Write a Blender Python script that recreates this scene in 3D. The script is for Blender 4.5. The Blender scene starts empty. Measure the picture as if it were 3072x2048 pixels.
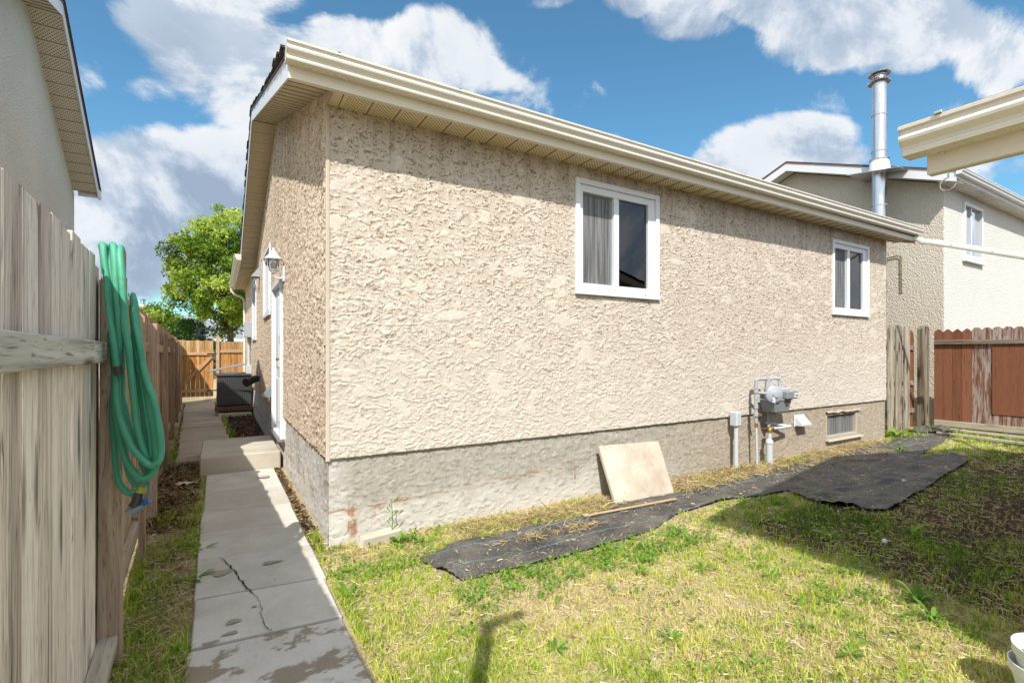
import bpy, math, random
import numpy as np
from mathutils import Vector, Matrix

random.seed(7)
rng = np.random.default_rng(11)
scene = bpy.context.scene
col = scene.collection
R = math.radians

# ------------------------------------------------------------------ camera
CAM_YAW = 31.027
cam_data = bpy.data.cameras.new('camera')
cam = bpy.data.objects.new('camera', cam_data)
col.objects.link(cam)
cam.location = (-0.723, -3.957, 1.5)
cam.rotation_euler = (R(90), 0, -R(CAM_YAW))
cam_data.sensor_width = 36
cam_data.lens = 36 * 1468 / 3072
cam_data.shift_y = 34 / 3072
cam_data.clip_start = 0.05
cam_data.clip_end = 1500
scene.camera = cam

# ------------------------------------------------------------------ light
SUN = Vector((-0.526, -0.80, 1.0)).normalized()      # towards the sun
sun_data = bpy.data.lights.new('sun', 'SUN')
sun_data.energy = 2.75
sun_data.angle = R(0.53)
sun_data.color = (1.0, 0.955, 0.88)
sun = bpy.data.objects.new('sun', sun_data)
col.objects.link(sun)
sun.rotation_euler = (-SUN).to_track_quat('-Z', 'Y').to_euler()
sun.location = (-8, -12, 16)

scene.view_settings.view_transform = 'Standard'
scene.view_settings.look = 'None'
scene.view_settings.gamma = 1
scene.view_settings.use_curve_mapping = False
scene.view_settings.exposure = 1.14
scene.cycles.use_denoising = True
scene.cycles.max_bounces = 8
scene.cycles.transparent_max_bounces = 12
scene.cycles.caustics_reflective = False
scene.cycles.caustics_refractive = False


# ------------------------------------------------------------------ node helpers
class NT:
    """tiny wrapper to wire shader nodes"""
    def __init__(self, tree):
        self.t = tree
        self.n = tree.nodes
        self.l = tree.links

    def new(self, typ, **kw):
        nd = self.n.new(typ)
        for k, v in kw.items():
            setattr(nd, k, v)
        return nd

    def put(self, sock, v):
        if hasattr(v, 'links') or isinstance(v, bpy.types.NodeSocket):
            self.l.new(v, sock)
        elif isinstance(v, (tuple, list)) and len(v) == 3 and sock.type == 'RGBA':
            sock.default_value = (*v, 1)
        else:
            sock.default_value = v

    def math(self, op, a, b=None, c=None, clamp=False):
        nd = self.new('ShaderNodeMath', operation=op, use_clamp=clamp)
        self.put(nd.inputs[0], a)
        if b is not None:
            self.put(nd.inputs[1], b)
        if c is not None:
            self.put(nd.inputs[2], c)
        return nd.outputs[0]

    def vmath(self, op, a, b=None, out=0):
        nd = self.new('ShaderNodeVectorMath', operation=op)
        self.put(nd.inputs[0], a)
        if b is not None:
            if op == 'SCALE':
                self.put(nd.inputs['Scale'], b)
            else:
                self.put(nd.inputs[1], b)
        return nd.outputs[out]

    def mix(self, f, a, b, mode='MIX'):
        nd = self.new('ShaderNodeMix', data_type='RGBA', blend_type=mode)
        self.put(nd.inputs[0], f)
        self.put(nd.inputs[6], a)
        self.put(nd.inputs[7], b)
        return nd.outputs[2]

    def rng(self, v, a, b, c=0.0, d=1.0, smooth=False):
        nd = self.new('ShaderNodeMapRange', interpolation_type='SMOOTHSTEP' if smooth else 'LINEAR')
        for i, x in enumerate((v, a, b, c, d)):
            self.put(nd.inputs[i], x)
        return nd.outputs[0]

    def noise(self, vec, scale=5.0, detail=3.0, rough=0.5, dist=0.0):
        nd = self.new('ShaderNodeTexNoise')
        if vec is not None:
            self.put(nd.inputs['Vector'], vec)
        nd.inputs['Scale'].default_value = scale
        nd.inputs['Detail'].default_value = detail
        nd.inputs['Roughness'].default_value = rough
        nd.inputs['Distortion'].default_value = dist
        return nd.outputs[0]

    def voro(self, vec, scale=5.0, feature='F1', rand=1.0, out='Distance'):
        nd = self.new('ShaderNodeTexVoronoi', feature=feature)
        if vec is not None:
            self.put(nd.inputs['Vector'], vec)
        nd.inputs['Scale'].default_value = scale
        nd.inputs['Randomness'].default_value = rand
        return nd.outputs[out]

    def ramp(self, f, stops):
        nd = self.new('ShaderNodeValToRGB')
        self.put(nd.inputs[0], f)
        e = nd.color_ramp.elements
        while len(e) < len(stops):
            e.new(0.5)
        for k, (p, c) in enumerate(stops):
            e[k].position = p
            e[k].color = (*c, 1)
        return nd.outputs[0]

    def obj(self):
        return self.new('ShaderNodeTexCoord').outputs['Object']

    def rand(self):
        return self.new('ShaderNodeObjectInfo').outputs['Random']

    def scaled(self, vec, s):
        return self.vmath('MULTIPLY', vec, s)

    def bump(self, h, strength=0.5, dist=0.01):
        nd = self.new('ShaderNodeBump')
        nd.inputs['Strength'].default_value = strength
        nd.inputs['Distance'].default_value = dist
        self.put(nd.inputs['Height'], h)
        return nd.outputs[0]


def material(name, rough=0.8, spec=0.3, metal=0.0):
    m = bpy.data.materials.new(name)
    m.use_nodes = True
    nt = NT(m.node_tree)
    b = m.node_tree.nodes['Principled BSDF']
    b.inputs['Roughness'].default_value = rough
    b.inputs['Specular IOR Level'].default_value = spec
    b.inputs['Metallic'].default_value = metal
    return m, nt, b


# ------------------------------------------------------------------ sky with clouds
def make_world():
    w = bpy.data.worlds.new('World')
    scene.world = w
    w.use_nodes = True
    nt = NT(w.node_tree)
    bg = w.node_tree.nodes['Background']
    sky = nt.new('ShaderNodeTexSky', sky_type='NISHITA')
    sky.sun_disc = False
    sky.sun_elevation = R(46.2)
    sky.sun_rotation = R(213.3)
    sky.air_density = 1.0
    sky.dust_density = 0.4
    sky.ozone_density = 2.0
    d = nt.new('ShaderNodeTexCoord').outputs['Generated']
    a = R(CAM_YAW)
    dF = nt.vmath('DOT_PRODUCT', d, (math.sin(a), math.cos(a), 0), out=1)
    dR = nt.vmath('DOT_PRODUCT', d, (math.cos(a), -math.sin(a), 0), out=1)
    dU = nt.vmath('DOT_PRODUCT', d, (0, 0, 1), out=1)
    den = nt.math('MAXIMUM', dF, 0.08)
    # soft displacement so that the banks get ragged outlines
    wob = nt.new('ShaderNodeTexNoise')
    nt.put(wob.inputs['Vector'], d)
    wob.inputs['Scale'].default_value = 5.0
    wob.inputs['Detail'].default_value = 3
    sx = nt.new('ShaderNodeSeparateXYZ')
    nt.put(sx.inputs[0], nt.vmath('SUBTRACT', wob.outputs['Color'], (0.5, 0.5, 0.5)))
    u = nt.math('ADD', nt.math('DIVIDE', dR, den), nt.math('MULTIPLY', sx.outputs[0], 0.20))
    v = nt.math('ADD', nt.math('DIVIDE', dU, den), nt.math('MULTIPLY', sx.outputs[1], 0.14))
    # cumulus banks: centre and half-axes, given as azimuth/elevation tangents about the yard's axis
    banks = [
        (470, 90, 240, 150, 1.1), (640, 180, 200, 140, 1.1), (480, 170, 230, 90, 1.0), (560, 20, 160, 70, 0.9), (440, 190, 150, 60, .9),
        (900, 140, 225, 115, 1.05), (1085, 190, 105, 50, .9), (820, 70, 110, 60, .9),
        (330, 440, 240, 125, 1.15), (510, 370, 130, 70, .95), (250, 580, 320, 140, 1.1), (430, 500, 240, 90, 1.0),
        (185, 165, 60, 70, .55),
        (1480, 20, 110, 32, .85), (1620, 70, 120, 50, .95), (1780, 25, 300, 60, 1.05), (2060, 80, 300, 92, 1.15),
        (2290, 130, 130, 75, 1.0), (2000, 130, 200, 40, .9), (1250, 0, 80, 20, .6),
        (1800, 330, 140, 62, 1.0), (1730, 360, 120, 40, .9), (1890, 375, 110, 35, .8),
        (1450, 312, 75, 30, .62), (1352, 212, 60, 50, .33), (2290, 395, 130, 50, .5),
        (900, 420, 300, 90, .6),
    ]
    M = None
    for (px, py, ax, ay, amp) in banks:
        u0, v0 = (px * 1.3061 - 1536) / 1468, (1058 - py * 1.3061) / 1468
        ex = nt.math('DIVIDE', nt.math('SUBTRACT', u, u0), ax * 1.3061 / 1468)
        ey = nt.math('DIVIDE', nt.math('SUBTRACT', v, v0), ay * 1.3061 / 1468)
        e = nt.math('ADD', nt.math('MULTIPLY', ex, ex), nt.math('MULTIPLY', ey, ey))
        g = nt.rng(e, 1.55, 0.1, 0.0, amp)
        M = g if M is None else nt.math('MAXIMUM', M, g)
    # beyond the view: unseen broken cover, made denser to whiten the fill light
    away = nt.rng(dF, 0.45, 0.15, 0.0, 1.0)
    M = nt.math('MAXIMUM', M, nt.math('MULTIPLY', away, 0.72))
    up = nt.rng(dU, 0.60, 0.82, 0.0, 0.66)
    M = nt.math('MAXIMUM', M, up)

    def dens(off):
        p = nt.vmath('ADD', d, off)
        n1 = nt.noise(p, 4.2, 10.0, 0.62, 0.35)
        return n1

    n0 = dens((0, 0, 0))
    n1 = dens((-0.022, -0.03, 0.045))
    body = nt.math('ADD', nt.math('MULTIPLY', M, 0.62), nt.math('MULTIPLY', nt.math('SUBTRACT', n0, 0.5), 2.1))
    alpha = nt.rng(body, 0.10, 0.42, 0.0, 1.0, True)
    thick = nt.rng(body, 0.36, 0.95, 0.0, 1.0, True)
    lit = nt.rng(nt.math('SUBTRACT', n0, n1), -0.10, 0.12, 0.0, 1.0, True)
    big = nt.noise(d, 2.6, 3.0, 0.5)
    shade = nt.math('ADD', nt.math('MULTIPLY', lit, 0.62), nt.rng(big, 0.36, 0.62, 0.0, 0.38))
    shade = nt.math('SUBTRACT', shade, nt.math('MULTIPLY', thick, 0.16), clamp=True)
    ccol = nt.ramp(shade, [(0.0, (0.165, 0.205, 0.270)), (0.28, (0.255, 0.295, 0.350)), (0.55, (0.370, 0.392, 0.420)), (1.0, (0.460, 0.460, 0.462))])
    # unseen cloud on the sun's side brightened to add fill light to the yard
    toward = nt.rng(nt.vmath('DOT_PRODUCT', d, tuple(SUN), out=1), -0.1, 1.0, 1.0, 1.9, True)
    ccol = nt.vmath('SCALE', ccol, toward)
    sk = nt.mix(1.0, sky.outputs[0], (0.58, 0.93, 0.96), 'MULTIPLY')
    sk = nt.vmath('SCALE', sk, 0.083)
    out = nt.mix(nt.math('MULTIPLY', alpha, 0.97), sk, ccol)
    nt.l.new(out, bg.inputs['Color'])
    bg.inputs['Strength'].default_value = 1.0


make_world()


# ------------------------------------------------------------------ object helpers
def tag(o, label=None, cat=None, group=None, kind=None):
    if label:
        o['label'] = label
    if cat:
        o['category'] = cat
    if group:
        o['group'] = group
    if kind:
        o['kind'] = kind
    return o


def empty(name, loc=(0, 0, 0), rz=0.0, label=None, cat=None, group=None, kind=None):
    o = bpy.data.objects.new(name, None)
    o.empty_display_size = 0.2
    col.objects.link(o)
    o.location = loc
    o.rotation_euler = (0, 0, rz)
    return tag(o, label, cat, group, kind)


def link_mesh(name, me, parent=None, loc=None, rot=None):
    o = bpy.data.objects.new(name, me)
    col.objects.link(o)
    if parent is not None:
        o.parent = parent
    if loc is not None:
        o.location = loc
    if rot is not None:
        o.rotation_euler = rot
    return o


class MB:
    """collects shapes and links them as one mesh object"""
    def __init__(self):
        self.v, self.f = [], []

    def add(self, vs, fs):
        n = len(self.v)
        self.v += [tuple(p) for p in vs]
        self.f += [tuple(i + n for i in f) for f in fs]
        return self

    def box(self, x0, x1, y0, y1, z0, z1):
        return self.add([(x0, y0, z0), (x1, y0, z0), (x1, y1, z0), (x0, y1, z0), (x0, y0, z1), (x1, y0, z1), (x1, y1, z1), (x0, y1, z1)],
                        [(0, 3, 2, 1), (4, 5, 6, 7), (0, 1, 5, 4), (1, 2, 6, 5), (2, 3, 7, 6), (3, 0, 4, 7)])

    def cbox(self, x0, x1, y0, y1, z0, z1, c=0.004):
        """box with chamfered edges"""
        V, F, idx = [], [], {}
        lo, hi = (x0, y0, z0), (x1, y1, z1)
        for sx in (0, 1):
            for sy in (0, 1):
                for sz in (0, 1):
                    s = (sx, sy, sz)
                    for ax in range(3):
                        p = []
                        for k in range(3):
                            base = hi[k] if s[k] else lo[k]
                            if k != ax:
                                base += -c if s[k] else c
                            p.append(base)
                        idx[(s, ax)] = len(V)
                        V.append(p)
        for ax in range(3):
            a, b = [k for k in range(3) if k != ax]
            for side in (0, 1):
                q = []
                for (ia, ib) in ((0, 0), (1, 0), (1, 1), (0, 1)):
                    s = [0, 0, 0]
                    s[ax], s[a], s[b] = side, ia, ib
                    q.append(idx[(tuple(s), ax)])
                F.append(q)
        for ax in range(3):                      # edges along ax
            a, b = [k for k in range(3) if k != ax]
            for ia in (0, 1):
                for ib in (0, 1):
                    s0, s1 = [0, 0, 0], [0, 0, 0]
                    s0[a] = s1[a] = ia
                    s0[b] = s1[b] = ib
                    s1[ax] = 1
                    s0, s1 = tuple(s0), tuple(s1)
                    F.append((idx[(s0, a)], idx[(s1, a)], idx[(s1, b)], idx[(s0, b)]))
        for s in [(i, j, k) for i in (0, 1) for j in (0, 1) for k in (0, 1)]:
            F.append((idx[(s, 0)], idx[(s, 1)], idx[(s, 2)]))
        return self.add(V, F)

    def prism(self, poly, axis, a0, a1):
        """extrude a 2D polygon along an axis"""
        n = len(poly)

        def p3(p, a):
            if axis == 'x':
                return (a, p[0], p[1])
            if axis == 'y':
                return (p[0], a, p[1])
            return (p[0], p[1], a)
        V = [p3(p, a0) for p in poly] + [p3(p, a1) for p in poly]
        F = [tuple(range(n))[::-1], tuple(range(n, 2 * n))]
        F += [(i, (i + 1) % n, n + (i + 1) % n, n + i) for i in range(n)]
        return self.add(V, F)

    def tube(self, pts, r, n=10, caps=True, radii=None):
        pts = [Vector(p) for p in pts]
        V, F = [], []
        prev = None
        for i, p in enumerate(pts):
            t = (pts[min(i + 1, len(pts) - 1)] - pts[max(i - 1, 0)])
            t = t.normalized() if t.length > 1e-9 else Vector((0, 0, 1))
            if prev is None:
                prev = t.orthogonal().normalized()
            nn = (prev - t * prev.dot(t))
            nn = nn.normalized() if nn.length > 1e-6 else t.orthogonal().normalized()
            prev = nn
            bb = t.cross(nn)
            rr = radii[i] if radii else r
            for k in range(n):
                an = 2 * math.pi * k / n
                V.append(p + nn * (math.cos(an) * rr) + bb * (math.sin(an) * rr))
        for i in range(len(pts) - 1):
            for k in range(n):
                F.append((i * n + k, i * n + (k + 1) % n, (i + 1) * n + (k + 1) % n, (i + 1) * n + k))
        if caps:
            F.append(tuple(range(n))[::-1])
            F.append(tuple(range((len(pts) - 1) * n, len(pts) * n)))
        return self.add(V, F)

    def lathe(self, prof, c=(0, 0, 0), n=24, axis='z'):
        """profile [(r, h)...] turned about an axis through c"""
        V, F = [], []
        for (r, h) in prof:
            for k in range(n):
                an = 2 * math.pi * k / n
                a, b = r * math.cos(an), r * math.sin(an)
                if axis == 'z':
                    V.append((c[0] + a, c[1] + b, c[2] + h))
                elif axis == 'y':
                    V.append((c[0] + a, c[1] + h, c[2] + b))
                else:
                    V.append((c[0] + h, c[1] + a, c[2] + b))
        for i in range(len(prof) - 1):
            for k in range(n):
                F.append((i * n + k, i * n + (k + 1) % n, (i + 1) * n + (k + 1) % n, (i + 1) * n + k))
        return self.add(V, F)

    def build(self, name, mat=None, parent=None, loc=None, smooth=False, rot=None):
        me = bpy.data.meshes.new(name)
        me.from_pydata(self.v, [], self.f)
        import bmesh
        bm = bmesh.new()
        bm.from_mesh(me)
        bmesh.ops.recalc_face_normals(bm, faces=bm.faces)
        bm.to_mesh(me)
        bm.free()
        if mat is not None:
            me.materials.append(mat)
        if smooth:
            me.polygons.foreach_set('use_smooth', [True] * len(me.polygons))
            try:
                me.set_sharp_from_angle(angle=R(40))
            except Exception:
                pass
        return link_mesh(name, me, parent, loc, rot)


def arr_mesh(name, verts, quads=None, tris=None, mat=None, parent=None, smooth=False, attrs=None):
    """mesh from numpy arrays"""
    me = bpy.data.meshes.new(name)
    nq = 0 if quads is None else len(quads)
    ntr = 0 if tris is None else len(tris)
    me.vertices.add(len(verts))
    me.vertices.foreach_set('co', np.asarray(verts, np.float32).ravel())
    idx = []
    if nq:
        idx.append(np.asarray(quads, np.int32).ravel())
    if ntr:
        idx.append(np.asarray(tris, np.int32).ravel())
    idx = np.concatenate(idx)
    me.loops.add(len(idx))
    me.loops.foreach_set('vertex_index', idx)
    me.polygons.add(nq + ntr)
    start = np.concatenate([np.arange(nq) * 4, nq * 4 + np.arange(ntr) * 3]).astype(np.int32)
    me.polygons.foreach_set('loop_start', start)
    if smooth:
        me.polygons.foreach_set('use_smooth', np.ones(nq + ntr, bool))
    for an, av in (attrs or {}).items():
        at = me.attributes.new(an, 'FLOAT', 'POINT')
        at.data.foreach_set('value', np.asarray(av, np.float32))
    me.update(calc_edges=True)
    if mat is not None:
        me.materials.append(mat)
    return link_mesh(name, me, parent)


# ------------------------------------------------------------------ numpy noise
def perlin(x, y, seed=0):
    r = np.random.default_rng(seed)
    perm = r.permutation(512)
    ang = r.random(512) * 2 * np.pi
    gx, gy = np.cos(ang), np.sin(ang)
    xi, yi = np.floor(x).astype(int), np.floor(y).astype(int)
    xf, yf = x - xi, y - yi
    u, v = xf * xf * xf * (xf * (xf * 6 - 15) + 10), yf * yf * yf * (yf * (yf * 6 - 15) + 10)

    def g(ix, iy, dx, dy):
        h = perm[(perm[ix & 511] + iy) & 511]
        return gx[h] * dx + gy[h] * dy
    n00, n10 = g(xi, yi, xf, yf), g(xi + 1, yi, xf - 1, yf)
    n01, n11 = g(xi, yi + 1, xf, yf - 1), g(xi + 1, yi + 1, xf - 1, yf - 1)
    return (n00 * (1 - u) + n10 * u) * (1 - v) + (n01 * (1 - u) + n11 * u) * v


def fbm(x, y, seed=0, oct=4, gain=0.5):
    s, a = 0, 1.0
    for k in range(oct):
        s = s + a * perlin(x * 2 ** k, y * 2 ** k, seed + k * 17)
        a *= gain
    return s


def sstep(a, b, x):
    t = np.clip((x - a) / (b - a), 0, 1)
    return t * t * (3 - 2 * t)


# ------------------------------------------------------------------ materials
def m_stucco(name, lo, hi, sand=0.35, patch=0.35, dirt=(0.19, 0.125, 0.075), streak=0.0, crease=0.7, foot_pale=0.0):
    m, nt, b = material(name, 0.92, 0.12)
    p = nt.obj()
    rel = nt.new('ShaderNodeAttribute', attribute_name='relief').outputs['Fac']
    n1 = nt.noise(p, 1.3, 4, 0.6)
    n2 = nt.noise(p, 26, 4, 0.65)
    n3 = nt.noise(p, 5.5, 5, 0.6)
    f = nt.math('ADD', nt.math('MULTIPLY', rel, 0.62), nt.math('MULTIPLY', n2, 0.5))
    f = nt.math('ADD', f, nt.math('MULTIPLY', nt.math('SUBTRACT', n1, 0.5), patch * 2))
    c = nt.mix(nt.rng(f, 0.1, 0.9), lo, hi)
    c = nt.mix(nt.rng(n3, 0.62, 0.75, 0, 0.45), c, tuple(min(1, k * 1.16) for k in hi))
    c = nt.mix(nt.rng(n3, 0.42, 0.30, 0, 0.35), c, tuple(k * 0.8 for k in lo))
    # chalky splotches where the trowel smeared paler plaster
    ch = nt.noise(nt.scaled(p, (1.3, 1.3, 1.0)), 7.5, 5, 0.68)
    c = nt.mix(nt.rng(ch, 0.655, 0.69, 0, 0.75), c, tuple(min(1, k * 1.3) for k in hi))
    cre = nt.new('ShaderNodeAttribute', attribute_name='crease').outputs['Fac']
    c = nt.mix(nt.math('MULTIPLY', cre, crease), c, dirt)  # shade under the trowel lips painted into the colour along with grime
    if streak:
        sv = nt.scaled(p, (9.0, 9.0, 0.45))
        s = nt.noise(sv, 1.0, 4, 0.6)
        sep = nt.new('ShaderNodeSeparateXYZ')
        nt.put(sep.inputs[0], p)
        hgt = nt.rng(sep.outputs[2], 2.6, 3.4, 0, 1)
        c = nt.mix(nt.math('MULTIPLY', nt.math('MULTIPLY', nt.rng(s, 0.45, 0.62), hgt), streak), c, dirt)
    if foot_pale:  # paler towards the foot of the wall
        sp = nt.new('ShaderNodeSeparateXYZ')
        nt.put(sp.inputs[0], p)
        lowz = nt.rng(nt.math('ADD', sp.outputs[2], nt.math('MULTIPLY', n3, 0.9)), 2.5, 0.9, 0, foot_pale)
        c = nt.mix(lowz, c, (0.60, 0.55, 0.485))
    nt.put(b.inputs['Base Color'], c)
    g = nt.noise(p, 190, 3, 0.7)
    g2 = nt.noise(p, 60, 3, 0.6)
    h = nt.math('ADD', g, nt.math('MULTIPLY', g2, 1.4))
    nt.put(b.inputs['Normal'], nt.bump(h, sand, 0.004))
    return m


def m_dash(name, lo, hi, scale=70, strength=0.8):
    """pebble-dash stucco seen from further off"""
    m, nt, b = material(name, 0.95, 0.1)
    p = nt.obj()
    v = nt.voro(p, scale, 'F1', 1.0)
    n = nt.noise(p, scale * 0.55, 4, 0.7)
    n1 = nt.noise(p, 1.1, 4, 0.6)
    f = nt.math('ADD', nt.math('MULTIPLY', n, 0.8), nt.math('MULTIPLY', n1, 0.3))
    c = nt.mix(nt.rng(f, 0.35, 0.75), lo, hi)
    nt.put(b.inputs['Base Color'], c)
    h = nt.math('ADD', nt.math('MULTIPLY', v, -0.8), n)
    nt.put(b.inputs['Normal'], nt.bump(h, strength, 0.02))
    return m


def m_parging():
    m, nt, b = material('grey_parging', 0.95, 0.1)
    p = nt.obj()
    rel = nt.new('ShaderNodeAttribute', attribute_name='relief').outputs['Fac']
    sep = nt.new('ShaderNodeSeparateXYZ')
    nt.put(sep.inputs[0], p)
    x, z = sep.outputs[0], sep.outputs[2]
    n = nt.noise(p, 3.2, 5, 0.65)
    n2 = nt.noise(p, 22, 4, 0.65)
    c = nt.mix(nt.rng(n2, 0.3, 0.7), (0.30, 0.28, 0.235), (0.43, 0.405, 0.355))
    # parging turns browner along the wall, bare pale concrete shows low down near the corner
    c = nt.mix(nt.math('MULTIPLY', nt.rng(x, 2.8, 5.2), 0.75), c, nt.mix(nt.rng(n2, 0.3, 0.7), (0.31, 0.245, 0.18), (0.45, 0.375, 0.29)))
    low = nt.math('MULTIPLY', nt.rng(nt.math('ADD', z, nt.math('MULTIPLY', n, -0.6)), 0.06, -0.12), nt.rng(x, 4.2, 3.0))
    c = nt.mix(nt.math('MULTIPLY', low, 0.75), c, (0.57, 0.54, 0.49))
    edge = nt.math('MULTIPLY', nt.rng(x, 0.20, 0.03), nt.rng(n, 0.35, 0.5))
    c = nt.mix(nt.math('MULTIPLY', edge, 0.8), c, (0.60, 0.58, 0.55))
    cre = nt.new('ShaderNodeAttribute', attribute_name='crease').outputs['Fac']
    c = nt.mix(nt.math('MULTIPLY', cre, 0.4), c, (0.13, 0.105, 0.08))  # same painted crease darkening on the parging
    # rust: a seam along the wall and two runs near the corner
    r1 = nt.noise(nt.scaled(p, (2.2, 2.2, 16)), 2.0, 4, 0.65)
    seam = nt.math('SUBTRACT', z, nt.math('ADD', 0.305, nt.math('MULTIPLY', nt.math('SUBTRACT', x, 1.2), 0.045)))
    seam = nt.rng(nt.math('ABSOLUTE', seam), 0.045, 0.005)
    rust = nt.math('MULTIPLY', nt.math('MULTIPLY', seam, nt.rng(r1, 0.50, 0.62)), nt.rng(x, 4.2, 2.5))

    def run(x0, w, z0, z1):
        a = nt.rng(nt.math('ABSOLUTE', nt.math('SUBTRACT', x, nt.math('ADD', x0, nt.math('MULTIPLY', nt.math('SUBTRACT', r1, .5), .06)))), w, w * 0.5)
        zz = nt.math('MULTIPLY', nt.rng(z, z0, z0 + 0.05), nt.rng(z, z1, z1 - 0.03))
        return nt.math('MULTIPLY', nt.math('MULTIPLY', a, zz), nt.rng(n2, 0.40, 0.55))
    for a in ((0.20, 0.035, 0.02, 0.30), (0.165, 0.012, 0.05, 0.33), (0.36, 0.022, 0.14, 0.31), (2.42, 0.014, 0.14, 0.36), (2.36, 0.05, 0.36, 0.42), (2.0, 0.06, 0.33, 0.36)):
        rust = nt.math('MAXIMUM', rust, run(*a))
    c = nt.mix(nt.math('MULTIPLY', rust, 0.85), c, (0.30, 0.13, 0.06))
    nt.put(b.inputs['Base Color'], c)
    h = nt.math('ADD', nt.noise(p, 150, 3, 0.7), nt.math('MULTIPLY', nt.noise(p, 45, 3, 0.6), 1.5))
    nt.put(b.inputs['Normal'], nt.bump(h, 0.4, 0.004))
    return m


def m_paint(name, c, rough=0.45, spec=0.4, var=0.08, dirt=0.12, metal=0.0, dirtc=(0.25, 0.2, 0.14)):
    m, nt, b = material(name, rough, spec, metal)
    p = nt.obj()
    n = nt.noise(p, 2.3, 5, 0.65)
    n2 = nt.noise(p, 40, 3, 0.6)
    cc = nt.mix(nt.rng(n, 0.3, 0.7), tuple(k * (1 - var) for k in c), tuple(min(1, k * (1 + var * 0.6)) for k in c))
    cc = nt.mix(nt.rng(nt.math('MULTIPLY', n, n2), 0.30, 0.42, 0, dirt), cc, dirtc)
    nt.put(b.inputs['Base Color'], cc)
    nt.put(b.inputs['Roughness'], nt.rng(n2, 0.2, 0.8, rough * 0.8, min(1, rough * 1.25)))
    return m


def m_soffit(name, c, hole, pitch=0.026, lim=(0.022, 0.188)):
    m, nt, b = material(name, 0.5, 0.35)
    p = nt.obj()
    sep = nt.new('ShaderNodeSeparateXYZ')
    nt.put(sep.inputs[0], p)
    x, y = sep.outputs[0], sep.outputs[1]
    uu = nt.math('DIVIDE', nt.math('ADD', x, y), pitch * 1.414)
    vv = nt.math('DIVIDE', nt.math('SUBTRACT', x, y), pitch * 1.414)
    fu = nt.math('SUBTRACT', nt.math('FRACT', uu), 0.5)
    fv = nt.math('SUBTRACT', nt.math('FRACT', vv), 0.5)
    d = nt.math('SQRT', nt.math('ADD', nt.math('MULTIPLY', fu, fu), nt.math('MULTIPLY', fv, fv)))
    h = nt.rng(d, 0.27, 0.20)
    inside = nt.math('MULTIPLY', nt.rng(x, lim[0], lim[0] + 0.002), nt.rng(x, lim[1], lim[1] - 0.002))
    h = nt.math('MULTIPLY', h, inside)
    n = nt.noise(p, 6, 4, 0.6)
    cc = nt.mix(nt.rng(n, 0.3, 0.7), tuple(k * 0.9 for k in c), c)
    nt.put(b.inputs['Base Color'], nt.mix(h, cc, hole))
    return m


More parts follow.
